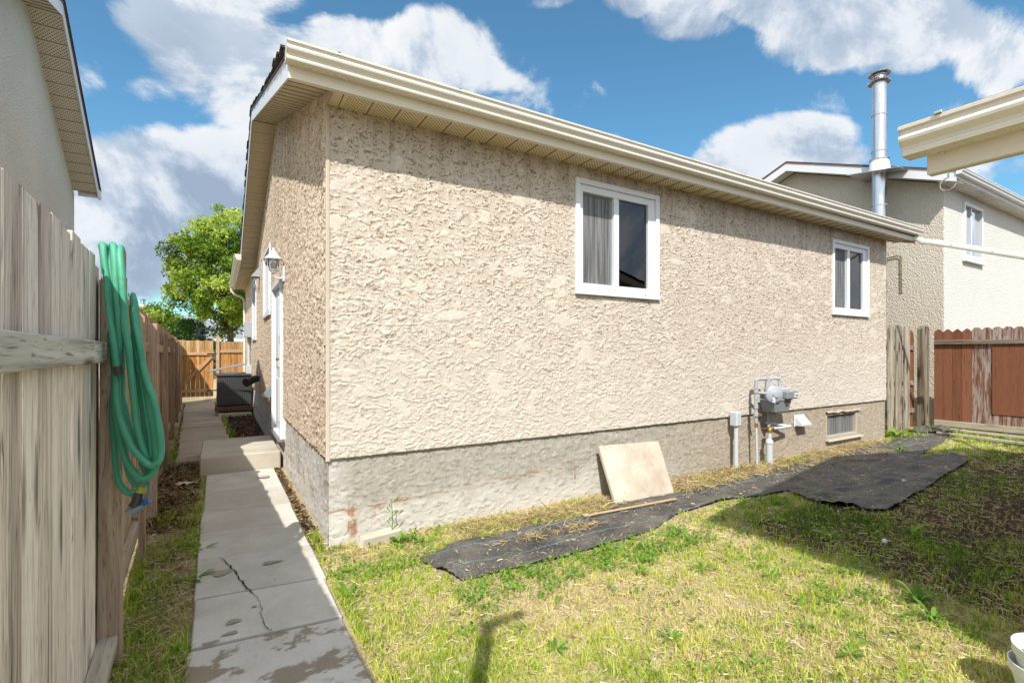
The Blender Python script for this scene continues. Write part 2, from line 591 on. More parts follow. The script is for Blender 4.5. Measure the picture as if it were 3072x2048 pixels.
def m_wood(name, stops, axis=2, knots=0.5, bump=0.35, rough=0.88, zwear=None, fine=1.0, peel=None):
    """weathered timber, grain along the local axis, a different cut for every board"""
    m, nt, b = material(name, rough, 0.15)
    p0 = nt.obj()
    rnd = nt.rand()
    off = nt.new('ShaderNodeCombineXYZ')
    for k in range(3):
        nt.put(off.inputs[k], nt.math('MULTIPLY', rnd, 17.3 + 9.1 * k))
    p = nt.vmath('ADD', p0, off.outputs[0])

    def st(a, l):
        s = [a, a, a]
        s[axis] = l
        return nt.scaled(p, tuple(s))
    warp = nt.noise(st(6, 1.2), 1.0, 2, 0.5)
    wv = nt.new('ShaderNodeCombineXYZ')
    for k in range(3):
        nt.put(wv.inputs[k], nt.math('MULTIPLY', warp, 0.0 if k == axis else 0.10))
    pw = nt.vmath('ADD', p, wv.outputs[0])
    s1 = [75 * fine] * 3
    s1[axis] = 1.6
    s2 = [19 * fine] * 3
    s2[axis] = 0.55
    s3 = [220 * fine] * 3
    s3[axis] = 5
    g1 = nt.noise(nt.scaled(pw, tuple(s1)), 1.0, 4, 0.6)
    g2 = nt.noise(nt.scaled(pw, tuple(s2)), 1.0, 4, 0.6)
    g3 = nt.noise(nt.scaled(pw, tuple(s3)), 1.0, 2, 0.5)
    f = nt.math('ADD', nt.math('MULTIPLY', g1, 0.45), nt.math('MULTIPLY', g2, 0.55))
    f = nt.math('ADD', f, nt.math('MULTIPLY', nt.math('SUBTRACT', rnd, 0.5), 0.20))
    c = nt.ramp(nt.rng(f, 0.28, 0.74), [(i / (len(stops) - 1), s) for i, s in enumerate(stops)])
    c = nt.mix(nt.rng(g3, 0.57, 0.72, 0, 0.75), c, tuple(k * 0.36 for k in stops[0]))
    # long dark checks
    s4 = [34 * fine] * 3
    s4[axis] = 0.9
    ck = nt.noise(nt.scaled(pw, tuple(s4)), 1.0, 3, 0.75)
    c = nt.mix(nt.rng(ck, 0.64, 0.70, 0, 0.75), c, tuple(k * 0.35 for k in stops[0]))
    if knots:
        s5 = [7.5] * 3
        s5[axis] = 1.5
        kv = nt.voro(nt.scaled(p, tuple(s5)), 1.0, 'F1', 1.0)
        kd = nt.rng(kv, 0.27, 0.11, 0, 1)
        c = nt.mix(nt.math('MULTIPLY', kd, knots), c, tuple(k * 0.30 for k in stops[0]))
    if zwear:
        sep = nt.new('ShaderNodeSeparateXYZ')
        nt.put(sep.inputs[0], p0)
        t = nt.rng(nt.math('ADD', sep.outputs[2], nt.math('MULTIPLY', nt.math('SUBTRACT', g2, 0.5), 0.7)), zwear[0], zwear[1])
        c = nt.mix(t, c, nt.mix(1.0, c, zwear[2], 'MULTIPLY'))
    if peel:
        s6 = [26] * 3
        s6[axis] = 2.0
        pl = nt.noise(nt.scaled(p, tuple(s6)), 1.0, 5, 0.7)
        amt = nt.rng(rnd, 0.3, 0.9, 0.06, -0.02)
        c = nt.mix(nt.rng(nt.math('ADD', pl, peel[1]), 0.47, 0.57), peel[0], c)
    nt.put(b.inputs['Base Color'], c)
    h = nt.math('ADD', g1, nt.math('MULTIPLY', g3, 0.5))
    h = nt.math('SUBTRACT', h, nt.rng(ck, 0.64, 0.70, 0, 0.8))
    nt.put(b.inputs['Normal'], nt.bump(h, bump, 0.004))
    return m


def m_concrete(name, lo, hi, wet=None, brush=True, spots=0.5):
    m, nt, b = material(name, 0.93, 0.12)
    p0 = nt.obj()
    rnd = nt.rand()
    off = nt.new('ShaderNodeCombineXYZ')
    for k in range(3):
        nt.put(off.inputs[k], nt.math('MULTIPLY', rnd, 13.0 + 7 * k))
    p = nt.vmath('ADD', p0, off.outputs[0])
    n1 = nt.noise(p, 2.4, 6, 0.65)
    n2 = nt.noise(p, 120, 3, 0.7)
    f = nt.math('ADD', nt.math('MULTIPLY', n1, 0.7), nt.math('MULTIPLY', n2, 0.3))
    f = nt.math('ADD', f, nt.math('MULTIPLY', nt.math('SUBTRACT', rnd, 0.5), 0.12))
    c = nt.mix(nt.rng(f, 0.32, 0.68), lo, hi)
    st = nt.noise(p, 5.2, 4, 0.62)
    c = nt.mix(nt.rng(st, 0.66, 0.71, 0, spots), c, tuple(k * 0.52 for k in lo))
    if wet:
        w1 = nt.noise(nt.scaled(p0, (1.0, 1.5, 1)), 3.1, 6, 0.66)
        c = nt.mix(nt.rng(w1, wet, wet + 0.035, 0, 0.78), c, (0.23, 0.17, 0.105))
    gritty = nt.noise(p, 330, 2, 0.8)
    c = nt.mix(nt.rng(gritty, 0.60, 0.78, 0, 0.55), c, tuple(k * 0.42 for k in lo))
    c = nt.mix(nt.rng(gritty, 0.38, 0.26, 0, 0.4), c, tuple(min(1, k * 1.15) for k in hi))
    pit = nt.voro(p, 60, 'F1', 1.0)
    c = nt.mix(nt.rng(pit, 0.14, 0.06, 0, 0.6), c, tuple(k * 0.45 for k in lo))
    nt.put(b.inputs['Base Color'], c)
    h = nt.math('ADD', nt.math('MULTIPLY', n2, 0.6), n1)
    if brush:
        br = nt.noise(nt.scaled(p, (14, 320, 1)), 1.0, 2, 0.6)
        br2 = nt.noise(nt.scaled(p, (60, 60, 1)), 1.0, 2, 0.6)
        h = nt.math('ADD', h, nt.math('MULTIPLY', nt.math('MULTIPLY', br, br2), 1.6))
    nt.put(b.inputs['Normal'], nt.bump(h, 0.7, 0.007))
    return m


def m_metal(name, c, rough=0.35, var=0.25, axis=2, metal=1.0):
    m, nt, b = material(name, rough, 0.5, metal)
    p = nt.obj()
    s = [30, 30, 30]
    s[axis] = 1.2
    n = nt.noise(nt.scaled(p, tuple(s)), 1.0, 4, 0.6)
    cc = nt.mix(nt.rng(n, 0.3, 0.7), tuple(k * (1 - var) for k in c), c)
    nt.put(b.inputs['Base Color'], cc)
    nt.put(b.inputs['Roughness'], nt.rng(n, 0.2, 0.8, rough * 0.7, rough * 1.5))
    return m


def m_glass(name):
    m = bpy.data.materials.new(name)
    m.use_nodes = True
    nt = NT(m.node_tree)
    nt.n.clear()
    o = nt.new('ShaderNodeOutputMaterial')
    tr = nt.new('ShaderNodeBsdfTransparent')
    tr.inputs[0].default_value = (0.93, 0.95, 0.94, 1)
    gl = nt.new('ShaderNodeBsdfGlossy')
    gl.inputs['Roughness'].default_value = 0.012
    gl.inputs['Color'].default_value = (0.95, 0.96, 1, 1)
    fr = nt.new('ShaderNodeFresnel')
    fr.inputs['IOR'].default_value = 1.72
    wv = nt.noise(nt.obj(), 2.2, 2, 0.5)
    bp = nt.bump(wv, 0.05, 0.02)
    nt.put(gl.inputs['Normal'], bp)
    mx = nt.new('ShaderNodeMixShader')
    nt.put(mx.inputs[0], fr.outputs[0])
    nt.l.new(tr.outputs[0], mx.inputs[1])
    nt.l.new(gl.outputs[0], mx.inputs[2])
    nt.l.new(mx.outputs[0], o.inputs['Surface'])
    return m


def m_screen(name):
    """insect mesh: threads and holes too fine to model, as partial cover"""
    m = bpy.data.materials.new(name)
    m.use_nodes = True
    nt = NT(m.node_tree)
    nt.n.clear()
    o = nt.new('ShaderNodeOutputMaterial')
    tr = nt.new('ShaderNodeBsdfTransparent')
    df = nt.new('ShaderNodeBsdfDiffuse')
    wv = nt.noise(nt.scaled(nt.obj(), (34, 1, 1.2)), 1.0, 1, 0.4, 0.4)
    nt.put(df.inputs[0], nt.mix(nt.rng(wv, 0.35, 0.65), (0.17, 0.17, 0.175), (0.36, 0.36, 0.365)))
    mx = nt.new('ShaderNodeMixShader')
    mx.inputs[0].default_value = 0.42
    nt.l.new(tr.outputs[0], mx.inputs[1])
    nt.l.new(df.outputs[0], mx.inputs[2])
    nt.l.new(mx.outputs[0], o.inputs['Surface'])
    return m


def m_leafy(name, stops, trans=0.45, rough=0.6, attr='tint'):
    m = bpy.data.materials.new(name)
    m.use_nodes = True
    nt = NT(m.node_tree)
    nt.n.clear()
    o = nt.new('ShaderNodeOutputMaterial')
    t = nt.new('ShaderNodeAttribute', attribute_name=attr).outputs['Fac']
    c = nt.ramp(t, stops)
    df = nt.new('ShaderNodeBsdfPrincipled')
    df.inputs['Roughness'].default_value = rough
    df.inputs['Specular IOR Level'].default_value = 0.25
    nt.put(df.inputs['Base Color'], c)
    tl = nt.new('ShaderNodeBsdfTranslucent')
    nt.put(tl.inputs[0], c)
    mx = nt.new('ShaderNodeMixShader')
    mx.inputs[0].default_value = trans
    nt.l.new(df.outputs[0], mx.inputs[1])
    nt.l.new(tl.outputs[0], mx.inputs[2])
    nt.l.new(mx.outputs[0], o.inputs['Surface'])
    return m


def m_ground():
    m, nt, b = material('yard_soil', 0.97, 0.08)
    p = nt.obj()
    soil = nt.new('ShaderNodeAttribute', attribute_name='soil').outputs['Fac']
    n1 = nt.noise(p, 3.0, 6, 0.65)
    n2 = nt.noise(p, 55, 5, 0.7)
    n3 = nt.noise(nt.scaled(p, (1, 1, 1)), 210, 3, 0.6)
    thatch = nt.ramp(nt.math('ADD', nt.math('MULTIPLY', n2, 0.65), nt.math('MULTIPLY', n3, 0.35)),
                     [(0.28, (0.16, 0.11, 0.06)), (0.42, (0.36, 0.275, 0.155)), (0.54, (0.52, 0.425, 0.26)), (0.70, (0.66, 0.57, 0.38))])
    green = nt.mix(nt.rng(n1, 0.46, 0.66, 0, 0.4), thatch, (0.22, 0.25, 0.06))
    dirt = nt.ramp(n2, [(0.28, (0.030, 0.021, 0.014)), (0.5, (0.075, 0.053, 0.037)), (0.72, (0.15, 0.112, 0.08))])
    c = nt.mix(nt.rng(nt.math('ADD', soil, nt.math('MULTIPLY', nt.math('SUBTRACT', n2, 0.5), 0.9)), 0.35, 0.65), green, dirt)
    nt.put(b.inputs['Base Color'], c)
    h = nt.math('ADD', n2, nt.math('MULTIPLY', n3, 0.6))
    nt.put(b.inputs['Normal'], nt.bump(h, 0.8, 0.012))
    return m


def m_fabric():
    m, nt, b = material('landscape_fabric_weave', 0.5, 0.45)
    p = nt.obj()
    sep = nt.new('ShaderNodeSeparateXYZ')
    nt.put(sep.inputs[0], p)
    wv = nt.math('MULTIPLY', nt.math('SINE', nt.math('MULTIPLY', sep.outputs[0], 1300)), nt.math('SINE', nt.math('MULTIPLY', sep.outputs[1], 1300)))
    n = nt.noise(p, 3.0, 5, 0.65)
    d = nt.noise(p, 90, 4, 0.75)
    c = nt.mix(nt.rng(n, 0.35, 0.65), (0.026, 0.027, 0.034), (0.058, 0.059, 0.066))
    # dry dust and seed caught in the weave
    c = nt.mix(nt.rng(nt.math('ADD', d, nt.math('MULTIPLY', n, 0.35)), 0.62, 0.82, 0, 0.5), c, (0.34, 0.29, 0.21))
    # blue marker thread woven in every 30 cm
    wob = nt.math('MULTIPLY', nt.math('SUBTRACT', nt.noise(p, 1.1, 2, 0.5), 0.5), 0.22)
    fr = nt.math('FRACT', nt.math('DIVIDE', nt.math('ADD', nt.math('ADD', sep.outputs[1], 10.0), wob), 0.30))
    ln = nt.math('ABSOLUTE', nt.math('SUBTRACT', fr, 0.5))
    c = nt.mix(nt.rng(ln, 0.016, 0.010, 0, 0.75), c, (0.13, 0.30, 0.33))
    nt.put(b.inputs['Base Color'], c)
    nt.put(b.inputs['Normal'], nt.bump(nt.math('ADD', nt.math('MULTIPLY', wv, 0.2), nt.noise(p, 16, 4, 0.6)), 0.35, 0.008))
    return m


def m_shingle(name, c):
    m, nt, b = material(name, 0.95, 0.1)
    p = nt.obj()
    n = nt.noise(p, 150, 3, 0.7)
    v = nt.voro(nt.scaled(p, (3, 7, 7)), 1.0, 'F1', 1.0, 'Color')
    bw = nt.new('ShaderNodeRGBToBW')
    nt.put(bw.inputs[0], v)
    f = nt.math('ADD', nt.math('MULTIPLY', n, 0.6), nt.math('MULTIPLY', bw.outputs[0], 0.4))
    nt.put(b.inputs['Base Color'], nt.mix(nt.rng(f, 0.25, 0.75), tuple(k * 0.55 for k in c), tuple(k * 1.3 for k in c)))
    nt.put(b.inputs['Normal'], nt.bump(n, 0.5, 0.004))
    return m


M = {}
M['facade'] = m_stucco('beige_stucco', (0.45, 0.375, 0.295), (0.61, 0.55, 0.475), 0.5, 0.24, streak=0.35, crease=0.88, dirt=(0.155, 0.10, 0.06), foot_pale=0.75)
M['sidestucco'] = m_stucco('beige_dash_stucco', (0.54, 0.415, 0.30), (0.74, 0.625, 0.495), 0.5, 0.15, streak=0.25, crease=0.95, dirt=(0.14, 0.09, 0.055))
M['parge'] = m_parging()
M['cream'] = m_paint('cream_aluminium', (0.68, 0.62, 0.51), 0.35, 0.5, 0.06, 0.10)
M['gutter'] = m_paint('gutter_enamel', (0.68, 0.64, 0.56), 0.26, 0.6, 0.05, 0.12)
M['whitetrim'] = m_paint('white_aluminium', (0.70, 0.71, 0.72), 0.35, 0.5, 0.05, 0.08)
M['vinyl'] = m_paint('white_vinyl', (0.66, 0.68, 0.70), 0.4, 0.45, 0.03, 0.05)
M['soffit'] = m_soffit('perforated_soffit', (0.74, 0.63, 0.42), (0.055, 0.045, 0.03))
M['soffit2'] = m_soffit('perforated_soffit_pale', (0.68, 0.64, 0.53), (0.07, 0.065, 0.05), 0.030)
M['soffitplain'] = m_paint('plain_soffit', (0.72, 0.61, 0.41), 0.5, 0.3, 0.05, 0.05)
M['soffitwhite'] = m_paint('white_soffit', (0.72, 0.72, 0.70), 0.5, 0.3, 0.04, 0.03)
M['groove'] = m_paint('soffit_lip', (0.30, 0.26, 0.18), 0.6, 0.2)
M['glass'] = m_glass('window_glass')
M['screen'] = m_screen('insect_mesh')
M['room'] = m_paint('room_wall', (0.16, 0.145, 0.12), 0.9, 0.1)
M['curtain'] = m_paint('curtain_cloth', (0.52, 0.53, 0.52), 0.9, 0.1)
M['shingle'] = m_shingle('dark_shingles', (0.060, 0.054, 0.050))
M['shinglebrown'] = m_shingle('brown_shingles', (0.085, 0.055, 0.048))
M['shinglegrey'] = m_shingle('grey_shingles', (0.26, 0.27, 0.29))
M['dripedge'] = m_paint('brown_drip_edge', (0.13, 0.075, 0.06), 0.5, 0.3)
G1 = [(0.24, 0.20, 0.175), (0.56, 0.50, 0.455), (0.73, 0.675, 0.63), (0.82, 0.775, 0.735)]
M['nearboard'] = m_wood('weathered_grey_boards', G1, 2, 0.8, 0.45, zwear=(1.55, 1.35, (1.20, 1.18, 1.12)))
M['nearrail'] = m_wood('weathered_grey_rail', [(0.23, 0.205, 0.18), (0.50, 0.47, 0.43), (0.66, 0.63, 0.595), (0.78, 0.755, 0.73)], 1, 0.9, 0.6, fine=0.7)
M['post'] = m_wood('brown_post_timber', [(0.18, 0.12, 0.08), (0.34, 0.25, 0.18), (0.46, 0.355, 0.27), (0.55, 0.44, 0.345)], 2, 0.5, 0.4)
M['farboard'] = m_wood('tan_fence_boards', [(0.22, 0.15, 0.09), (0.39, 0.285, 0.18), (0.51, 0.395, 0.265), (0.60, 0.49, 0.36)], 2, 0.5, 0.3, fine=0.8)
M['farrail'] = m_wood('tan_rail', [(0.22, 0.16, 0.11), (0.36, 0.28, 0.2), (0.46, 0.37, 0.28), (0.52, 0.44, 0.35)], 1, 0.4, 0.3)
M['cedar'] = m_wood('orange_cedar_boards', [(0.26, 0.115, 0.03), (0.42, 0.20, 0.06), (0.55, 0.29, 0.10), (0.62, 0.38, 0.17)], 2, 0.5, 0.3, fine=0.7, zwear=(1.45, 1.65, (0.95, 1.2, 1.75)))
M['cedarrail'] = m_wood('cedar_rail', [(0.30, 0.17, 0.08), (0.45, 0.29, 0.16), (0.56, 0.40, 0.26), (0.62, 0.48, 0.34)], 0, 0.3, 0.3)
M['oldpicket'] = m_wood('old_grey_pickets', [(0.05, 0.04, 0.03), (0.20, 0.165, 0.12), (0.38, 0.33, 0.26), (0.56, 0.51, 0.43)], 2, 1.0, 0.6, fine=0.6)
M['redpaint'] = m_wood('red_brown_painted_boards', [(0.165, 0.066, 0.035), (0.205, 0.084, 0.046), (0.24, 0.102, 0.058), (0.28, 0.13, 0.078)], 2, 0.25, 0.3)
M['peeling'] = m_wood('peeling_painted_boards', [(0.14, 0.09, 0.07), (0.27, 0.20, 0.17), (0.37, 0.30, 0.265), (0.46, 0.41, 0.38)], 2, 0.5, 0.6, fine=0.6, peel=((0.165, 0.072, 0.042), 0.04))
M['redply'] = m_wood('red_painted_plywood', [(0.185, 0.075, 0.040), (0.21, 0.087, 0.047), (0.225, 0.095, 0.053), (0.245, 0.106, 0.060)], 2, 0.0, 0.2)
M['greyrail'] = m_wood('grey_rail', [(0.10, 0.082, 0.06), (0.23, 0.195, 0.15), (0.33, 0.285, 0.23), (0.42, 0.38, 0.31)], 1, 0.8, 0.5)
M['palerail'] = m_wood('pale_rail', [(0.22, 0.19, 0.14), (0.38, 0.34, 0.26), (0.47, 0.43, 0.35), (0.55, 0.51, 0.44)], 1, 0.4, 0.4)
M['lath'] = m_wood('new_lath', [(0.40, 0.26, 0.13), (0.52, 0.36, 0.2), (0.58, 0.43, 0.26), (0.62, 0.48, 0.31)], 0, 0.1, 0.2)
M['slab'] = m_concrete('path_concrete', (0.44, 0.405, 0.345), (0.68, 0.65, 0.595))
M['slabwet'] = m_concrete('path_concrete_with_stains', (0.47, 0.435, 0.38), (0.70, 0.67, 0.62), wet=0.525)
M['slabfar'] = m_concrete('path_concrete_brown', (0.40, 0.33, 0.245), (0.56, 0.485, 0.385), spots=0.3)
M['step'] = m_concrete('step_concrete', (0.44, 0.39, 0.315), (0.60, 0.55, 0.465))
M['leanslab'] = m_concrete('mossy_slab', (0.30, 0.215, 0.135), (0.60, 0.55, 0.47), brush=False, spots=0.3)
M['paleplaster'] = m_paint('pale_plaster_patch', (0.66, 0.64, 0.61), 0.95, 0.1, 0.15, 0.2)
M['dullframe'] = m_paint('dull_frame_paint', (0.42, 0.38, 0.31), 0.8, 0.2, 0.12, 0.3)
M['stone'] = m_concrete('pale_lump', (0.45, 0.40, 0.32), (0.62, 0.57, 0.48), brush=False)
M['damp'] = m_concrete('damp_concrete', (0.30, 0.25, 0.19), (0.44, 0.385, 0.31), spots=0)
M['crack'] = m_paint('crack_dirt', (0.045, 0.037, 0.028), 0.95, 0.05)
M['ground'] = m_ground()
M['pathbed'] = m_concrete('path_bed_soil', (0.05, 0.038, 0.026), (0.13, 0.10, 0.07), brush=False, spots=0)
M['fabric'] = m_fabric()
M['hose'] = m_paint('green_hose_rubber', (0.065, 0.33, 0.205), 0.5, 0.4, 0.3, 0.7, dirtc=(0.10, 0.20, 0.12))
M['coupling'] = m_paint('corroded_coupling', (0.085, 0.055, 0.04), 0.6, 0.3, 0.3)
M['darkplastic'] = m_paint('dark_plastic', (0.035, 0.037, 0.04), 0.4, 0.4)
M['greyplastic'] = m_paint('grey_plastic', (0.17, 0.19, 0.20), 0.4, 0.4)
M['blueplastic'] = m_paint('blue_plastic', (0.03, 0.14, 0.34), 0.35, 0.5)
M['yellowplastic'] = m_paint('yellow_band', (0.45, 0.42, 0.06), 0.5, 0.4)
M['gaspaint'] = m_paint('grey_gas_paint', (0.36, 0.39, 0.43), 0.42, 0.45, 0.1, 0.25, dirtc=(0.3, 0.22, 0.14))
M['gasdark'] = m_paint('meter_grey', (0.22, 0.25, 0.27), 0.4, 0.45, 0.1, 0.2)
M['brass'] = m_paint('brass_fitting', (0.42, 0.25, 0.06), 0.35, 0.6, 0.2, 0.3, 0.6)
M['conduit'] = m_paint('white_conduit', (0.50, 0.53, 0.56), 0.45, 0.4, 0.06, 0.25, dirtc=(0.35, 0.27, 0.18))
M['rust'] = m_paint('rusty_pipe', (0.14, 0.08, 0.05), 0.8, 0.2, 0.3)
M['galv'] = m_metal('galvanised_flue', (0.72, 0.73, 0.75), 0.28, 0.3)
M['acbody'] = m_paint('black_ac_wrap', (0.05, 0.05, 0.053), 0.28, 0.5, 0.2, 0.2)
M['acgrille'] = m_paint('ac_grille_wire', (0.13, 0.13, 0.14), 0.35, 0.5)
M['pot'] = m_paint('white_pot_plastic', (0.74, 0.75, 0.74), 0.45, 0.4, 0.04, 0.2, dirtc=(0.4, 0.36, 0.25))
M['potsoil'] = m_concrete('pot_soil', (0.05, 0.035, 0.025), (0.15, 0.10, 0.065), brush=False, spots=0)
M['paper'] = m_paint('pale_litter', (0.6, 0.56, 0.47), 0.8, 0.2)
M['bluegrey'] = m_paint('blue_grey_board', (0.30, 0.36, 0.42), 0.8, 0.2)
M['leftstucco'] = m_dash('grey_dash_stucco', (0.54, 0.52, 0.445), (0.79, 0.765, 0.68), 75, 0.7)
M['rightstucco'] = m_dash('tan_dash_stucco', (0.50, 0.445, 0.355), (0.68, 0.615, 0.515), 42, 0.8)
M['rightfront'] = m_dash('cream_dash_stucco', (0.56, 0.545, 0.50), (0.68, 0.665, 0.62), 42, 0.8)
M['garagewall'] = m_dash('garage_stucco', (0.36, 0.30, 0.22), (0.50, 0.43, 0.34), 60, 0.8)
M['bark'] = m_wood('tree_bark', [(0.05, 0.04, 0.03), (0.09, 0.072, 0.055), (0.13, 0.105, 0.08), (0.17, 0.14, 0.11)], 2, 0, 0.8)
M['leaf'] = m_leafy('ash_leaves', [(0.0, (0.045, 0.095, 0.014)), (0.35, (0.15, 0.25, 0.028)), (0.65, (0.31, 0.44, 0.045)), (1.0, (0.52, 0.62, 0.12))], 0.5)
M['leafdark'] = m_leafy('dark_leaves', [(0.0, (0.02, 0.05, 0.012)), (0.5, (0.05, 0.12, 0.02)), (1.0, (0.11, 0.20, 0.03))], 0.4)
M['needle'] = m_leafy('spruce_needles', [(0.0, (0.012, 0.03, 0.03)), (0.5, (0.03, 0.06, 0.06)), (1.0, (0.07, 0.11, 0.11))], 0.15)
M['grass'] = m_leafy('grass_blades', [(0.0, (0.08, 0.20, 0.012)), (0.25, (0.22, 0.39, 0.022)), (0.5, (0.43, 0.55, 0.05)), (0.75, (0.64, 0.64, 0.16)), (1.0, (0.72, 0.60, 0.32))], 0.35)
M['straw'] = m_leafy('dry_clippings', [(0.0, (0.17, 0.11, 0.045)), (0.3, (0.40, 0.30, 0.14)), (0.6, (0.60, 0.49, 0.28)), (0.85, (0.70, 0.62, 0.42)), (1.0, (0.40, 0.44, 0.12))], 0.25)
M['weed'] = m_leafy('weed_leaves', [(0.0, (0.05, 0.14, 0.014)), (0.5, (0.13, 0.28, 0.03)), (1.0, (0.28, 0.42, 0.08))], 0.35)
M['litterleaf'] = m_leafy('fallen_leaves', [(0.0, (0.04, 0.025, 0.015)), (0.4, (0.12, 0.065, 0.03)), (0.75, (0.22, 0.12, 0.05)), (1.0, (0.42, 0.26, 0.10))], 0.2)


# ------------------------------------------------------------------ ground
def axis_pts(segs):
    out = []
    for (a, b, s) in segs:
        n = max(1, int(round((b - a) / s)))
        out += list(np.linspace(a, b, n, endpoint=False))
    out.append(segs[-1][1])
    return np.array(out)


def ground_h(x, y):
    return 0.012 * fbm(x * 1.1, y * 1.1, 31, 4) + 0.006 * perlin(x * 7, y * 7, 33)


def soil_mask(x, y):
    """1 = bare dark earth, 0 = thatch"""
    n = fbm(x * 1.6, y * 1.6, 41, 4)
    s = 0.16 + 0.25 * n
    # bare bed behind the step
    bed = sstep(-0.62, -0.5, x) * sstep(4.3, 4.6, y) * sstep(9.6, 9.2, y)
    s = np.maximum(s, bed * 1.0)
    # strip between path and wall, and along the left fence
    s = np.maximum(s, 0.72 * sstep(-0.14, -0.08, x) * sstep(0.02, -0.02, x) * sstep(-0.3, 0.1, y))
    s = np.maximum(s, 0.6 * sstep(1.6, 2.4, y) * sstep(4.2, 3.0, y) * sstep(-0.8, -0.95, x))
    s = np.maximum(s, (0.42 + 0.3 * n) * sstep(-0.8, -0.95, x))
    # thin turf under the canopy's shade to the right
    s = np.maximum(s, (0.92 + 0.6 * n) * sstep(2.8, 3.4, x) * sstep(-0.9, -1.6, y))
    return np.clip(s, 0, 1)


xs = axis_pts([(-300, -40, 30), (-40, -4, 6), (-4, -1.3, 0.3), (-1.3, 4, 0.045), (4, 12, 0.11), (12, 30, 2), (30, 300, 30)])
ys = axis_pts([(-120, -10, 20), (-10, -4, 0.8), (-4, 0.4, 0.045), (0.4, 14, 0.14), (14, 40, 3), (40, 300, 30)])
gx, gy = np.meshgrid(xs, ys)
gz = ground_h(gx, gy) * sstep(40, 15, np.hypot(gx, gy))
gz = np.where((gx > 0.05) & (gx < 9.2) & (gy > 0.06) & (gy < 12.5), -0.08, gz)
nx, ny = len(xs), len(ys)
idx = np.arange(nx * ny).reshape(ny, nx)
quads = np.stack([idx[:-1, :-1], idx[:-1, 1:], idx[1:, 1:], idx[1:, :-1]], -1).reshape(-1, 4)
g = arr_mesh('ground', np.stack([gx, gy, gz], -1).reshape(-1, 3), quads, None, M['ground'], None, True,
             {'soil': soil_mask(gx, gy).ravel()})
tag(g, kind='structure')

# ------------------------------------------------------------------ the bungalow
house = empty('house', (0, 0, 0), 0, 'beige textured stucco bungalow with white sliding windows and cream eaves', 'house')
L, EAVE, OH, PITCH, RIDGE_Y = 9.27, 3.395, 0.30, 1 / 3, 3.85
SH = 0.005                                    # the long eave is not dead level


def rake_z(y):
    return EAVE + PITCH * (RIDGE_Y + OH - abs(y - RIDGE_Y))


def stucco_h(u, w, seed, fu=1.0, amp=0.0075, bias=3.0, cut=0.0, jag=1.0):
    """skip-trowelled relief: overlapping lips with steep lower edges; also how much dirt and shade to paint under each lip"""
    wu = u + 0.05 * fbm(u * 5, w * 5, seed + 1, 3)
    ww = w + 0.035 * fbm(u * 6 + 9, w * 6, seed + 2, 3)
    n = fbm(wu * 4.6 * fu, ww * 7.5 * fu, seed + 3, 3, 0.5) + 0.16 * fbm(u * 34 * fu, w * 40 * fu, seed + 9, 3, 0.6)
    t = n * 1.35 * jag - bias * w * 5.0 * fu
    fr = t - np.floor(t)
    lip = np.where(fr < 0.93, sstep(0.30, 0.85, fr), (1 - fr) / 0.07)
    cut = cut + 0.22 * fbm(u * 1.3, w * 1.7, seed + 12, 3)
    m = sstep(-0.12 + cut, 0.06 + cut, fbm(u * 7 * fu + 3, w * 10 * fu, seed + 4, 4, 0.6))
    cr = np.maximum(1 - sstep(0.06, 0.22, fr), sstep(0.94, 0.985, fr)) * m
    n2 = fbm(wu * 13 * fu, ww * 20 * fu, seed + 5, 3, 0.55)
    t2 = n2 * 1.5 * jag - bias * w * 9.0 * fu
    f2 = t2 - np.floor(t2)
    lip2 = np.where(f2 < 0.86, sstep(0.25, 0.8, f2), (1 - f2) / 0.14)
    m2 = sstep(0.12 + cut, 0.28 + cut, fbm(u * 12 * fu, w * 13 * fu, seed + 6, 3))
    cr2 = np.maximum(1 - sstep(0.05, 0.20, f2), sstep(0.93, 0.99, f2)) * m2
    flat = sstep(0.30, 0.42, fbm(u * 3.0, w * 4.6, seed + 7, 5, 0.6))
    h = amp * (lip * m + 0.6 * lip2 * m2) * (1 - 0.9 * flat) + 0.002 * fbm(u * 2, w * 2, seed + 8, 2) + 0.005 * flat
    rel = np.clip(0.25 + 0.40 * lip * m + 0.2 * lip2 * m2 + 0.35 * flat + 0.2 * n, 0, 1)
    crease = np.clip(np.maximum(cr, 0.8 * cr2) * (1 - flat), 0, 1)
    return h, rel, crease


def relief_wall(name, us, w_lo, w_hi, nw, side, seed, mat, base, holes=(), parent=None, **kw):
    """a wall sheet with its plaster relief as real geometry"""
    U, K = np.meshgrid(us, np.linspace(0, 1, nw))
    lo, hi = w_lo(U), w_hi(U)
    W = lo + (hi - lo) * K
    h, rel, crease = stucco_h(U, W, seed, **kw)
    # sheet closes back to the wall at its lower edge and round the openings
    h = h + base
    h = np.where(K < 1e-6, base - 0.03, h)
    if side:
        V = np.stack([-h, U, W], -1)
    else:
        V = np.stack([U, -h, W], -1)
    ny_, nx_ = U.shape
    idx = np.arange(nx_ * ny_).reshape(ny_, nx_)
    q = np.stack([idx[:-1, :-1], idx[:-1, 1:], idx[1:, 1:], idx[1:, :-1]], -1)
    if side:
        q = q[..., ::-1]
    cu = (U[:-1, :-1] + U[1:, 1:]) / 2
    cw = (W[:-1, :-1] + W[1:, 1:]) / 2
    keep = np.ones(cu.shape, bool)
    for (u0, u1, w0, w1) in holes:
        keep &= ~((cu > u0) & (cu < u1) & (cw > w0) & (cw < w1))
    q = q[keep]
    return arr_mesh(name, V.reshape(-1, 3), q, None, mat, parent, False, {'relief': rel.ravel(), 'crease': crease.ravel()})


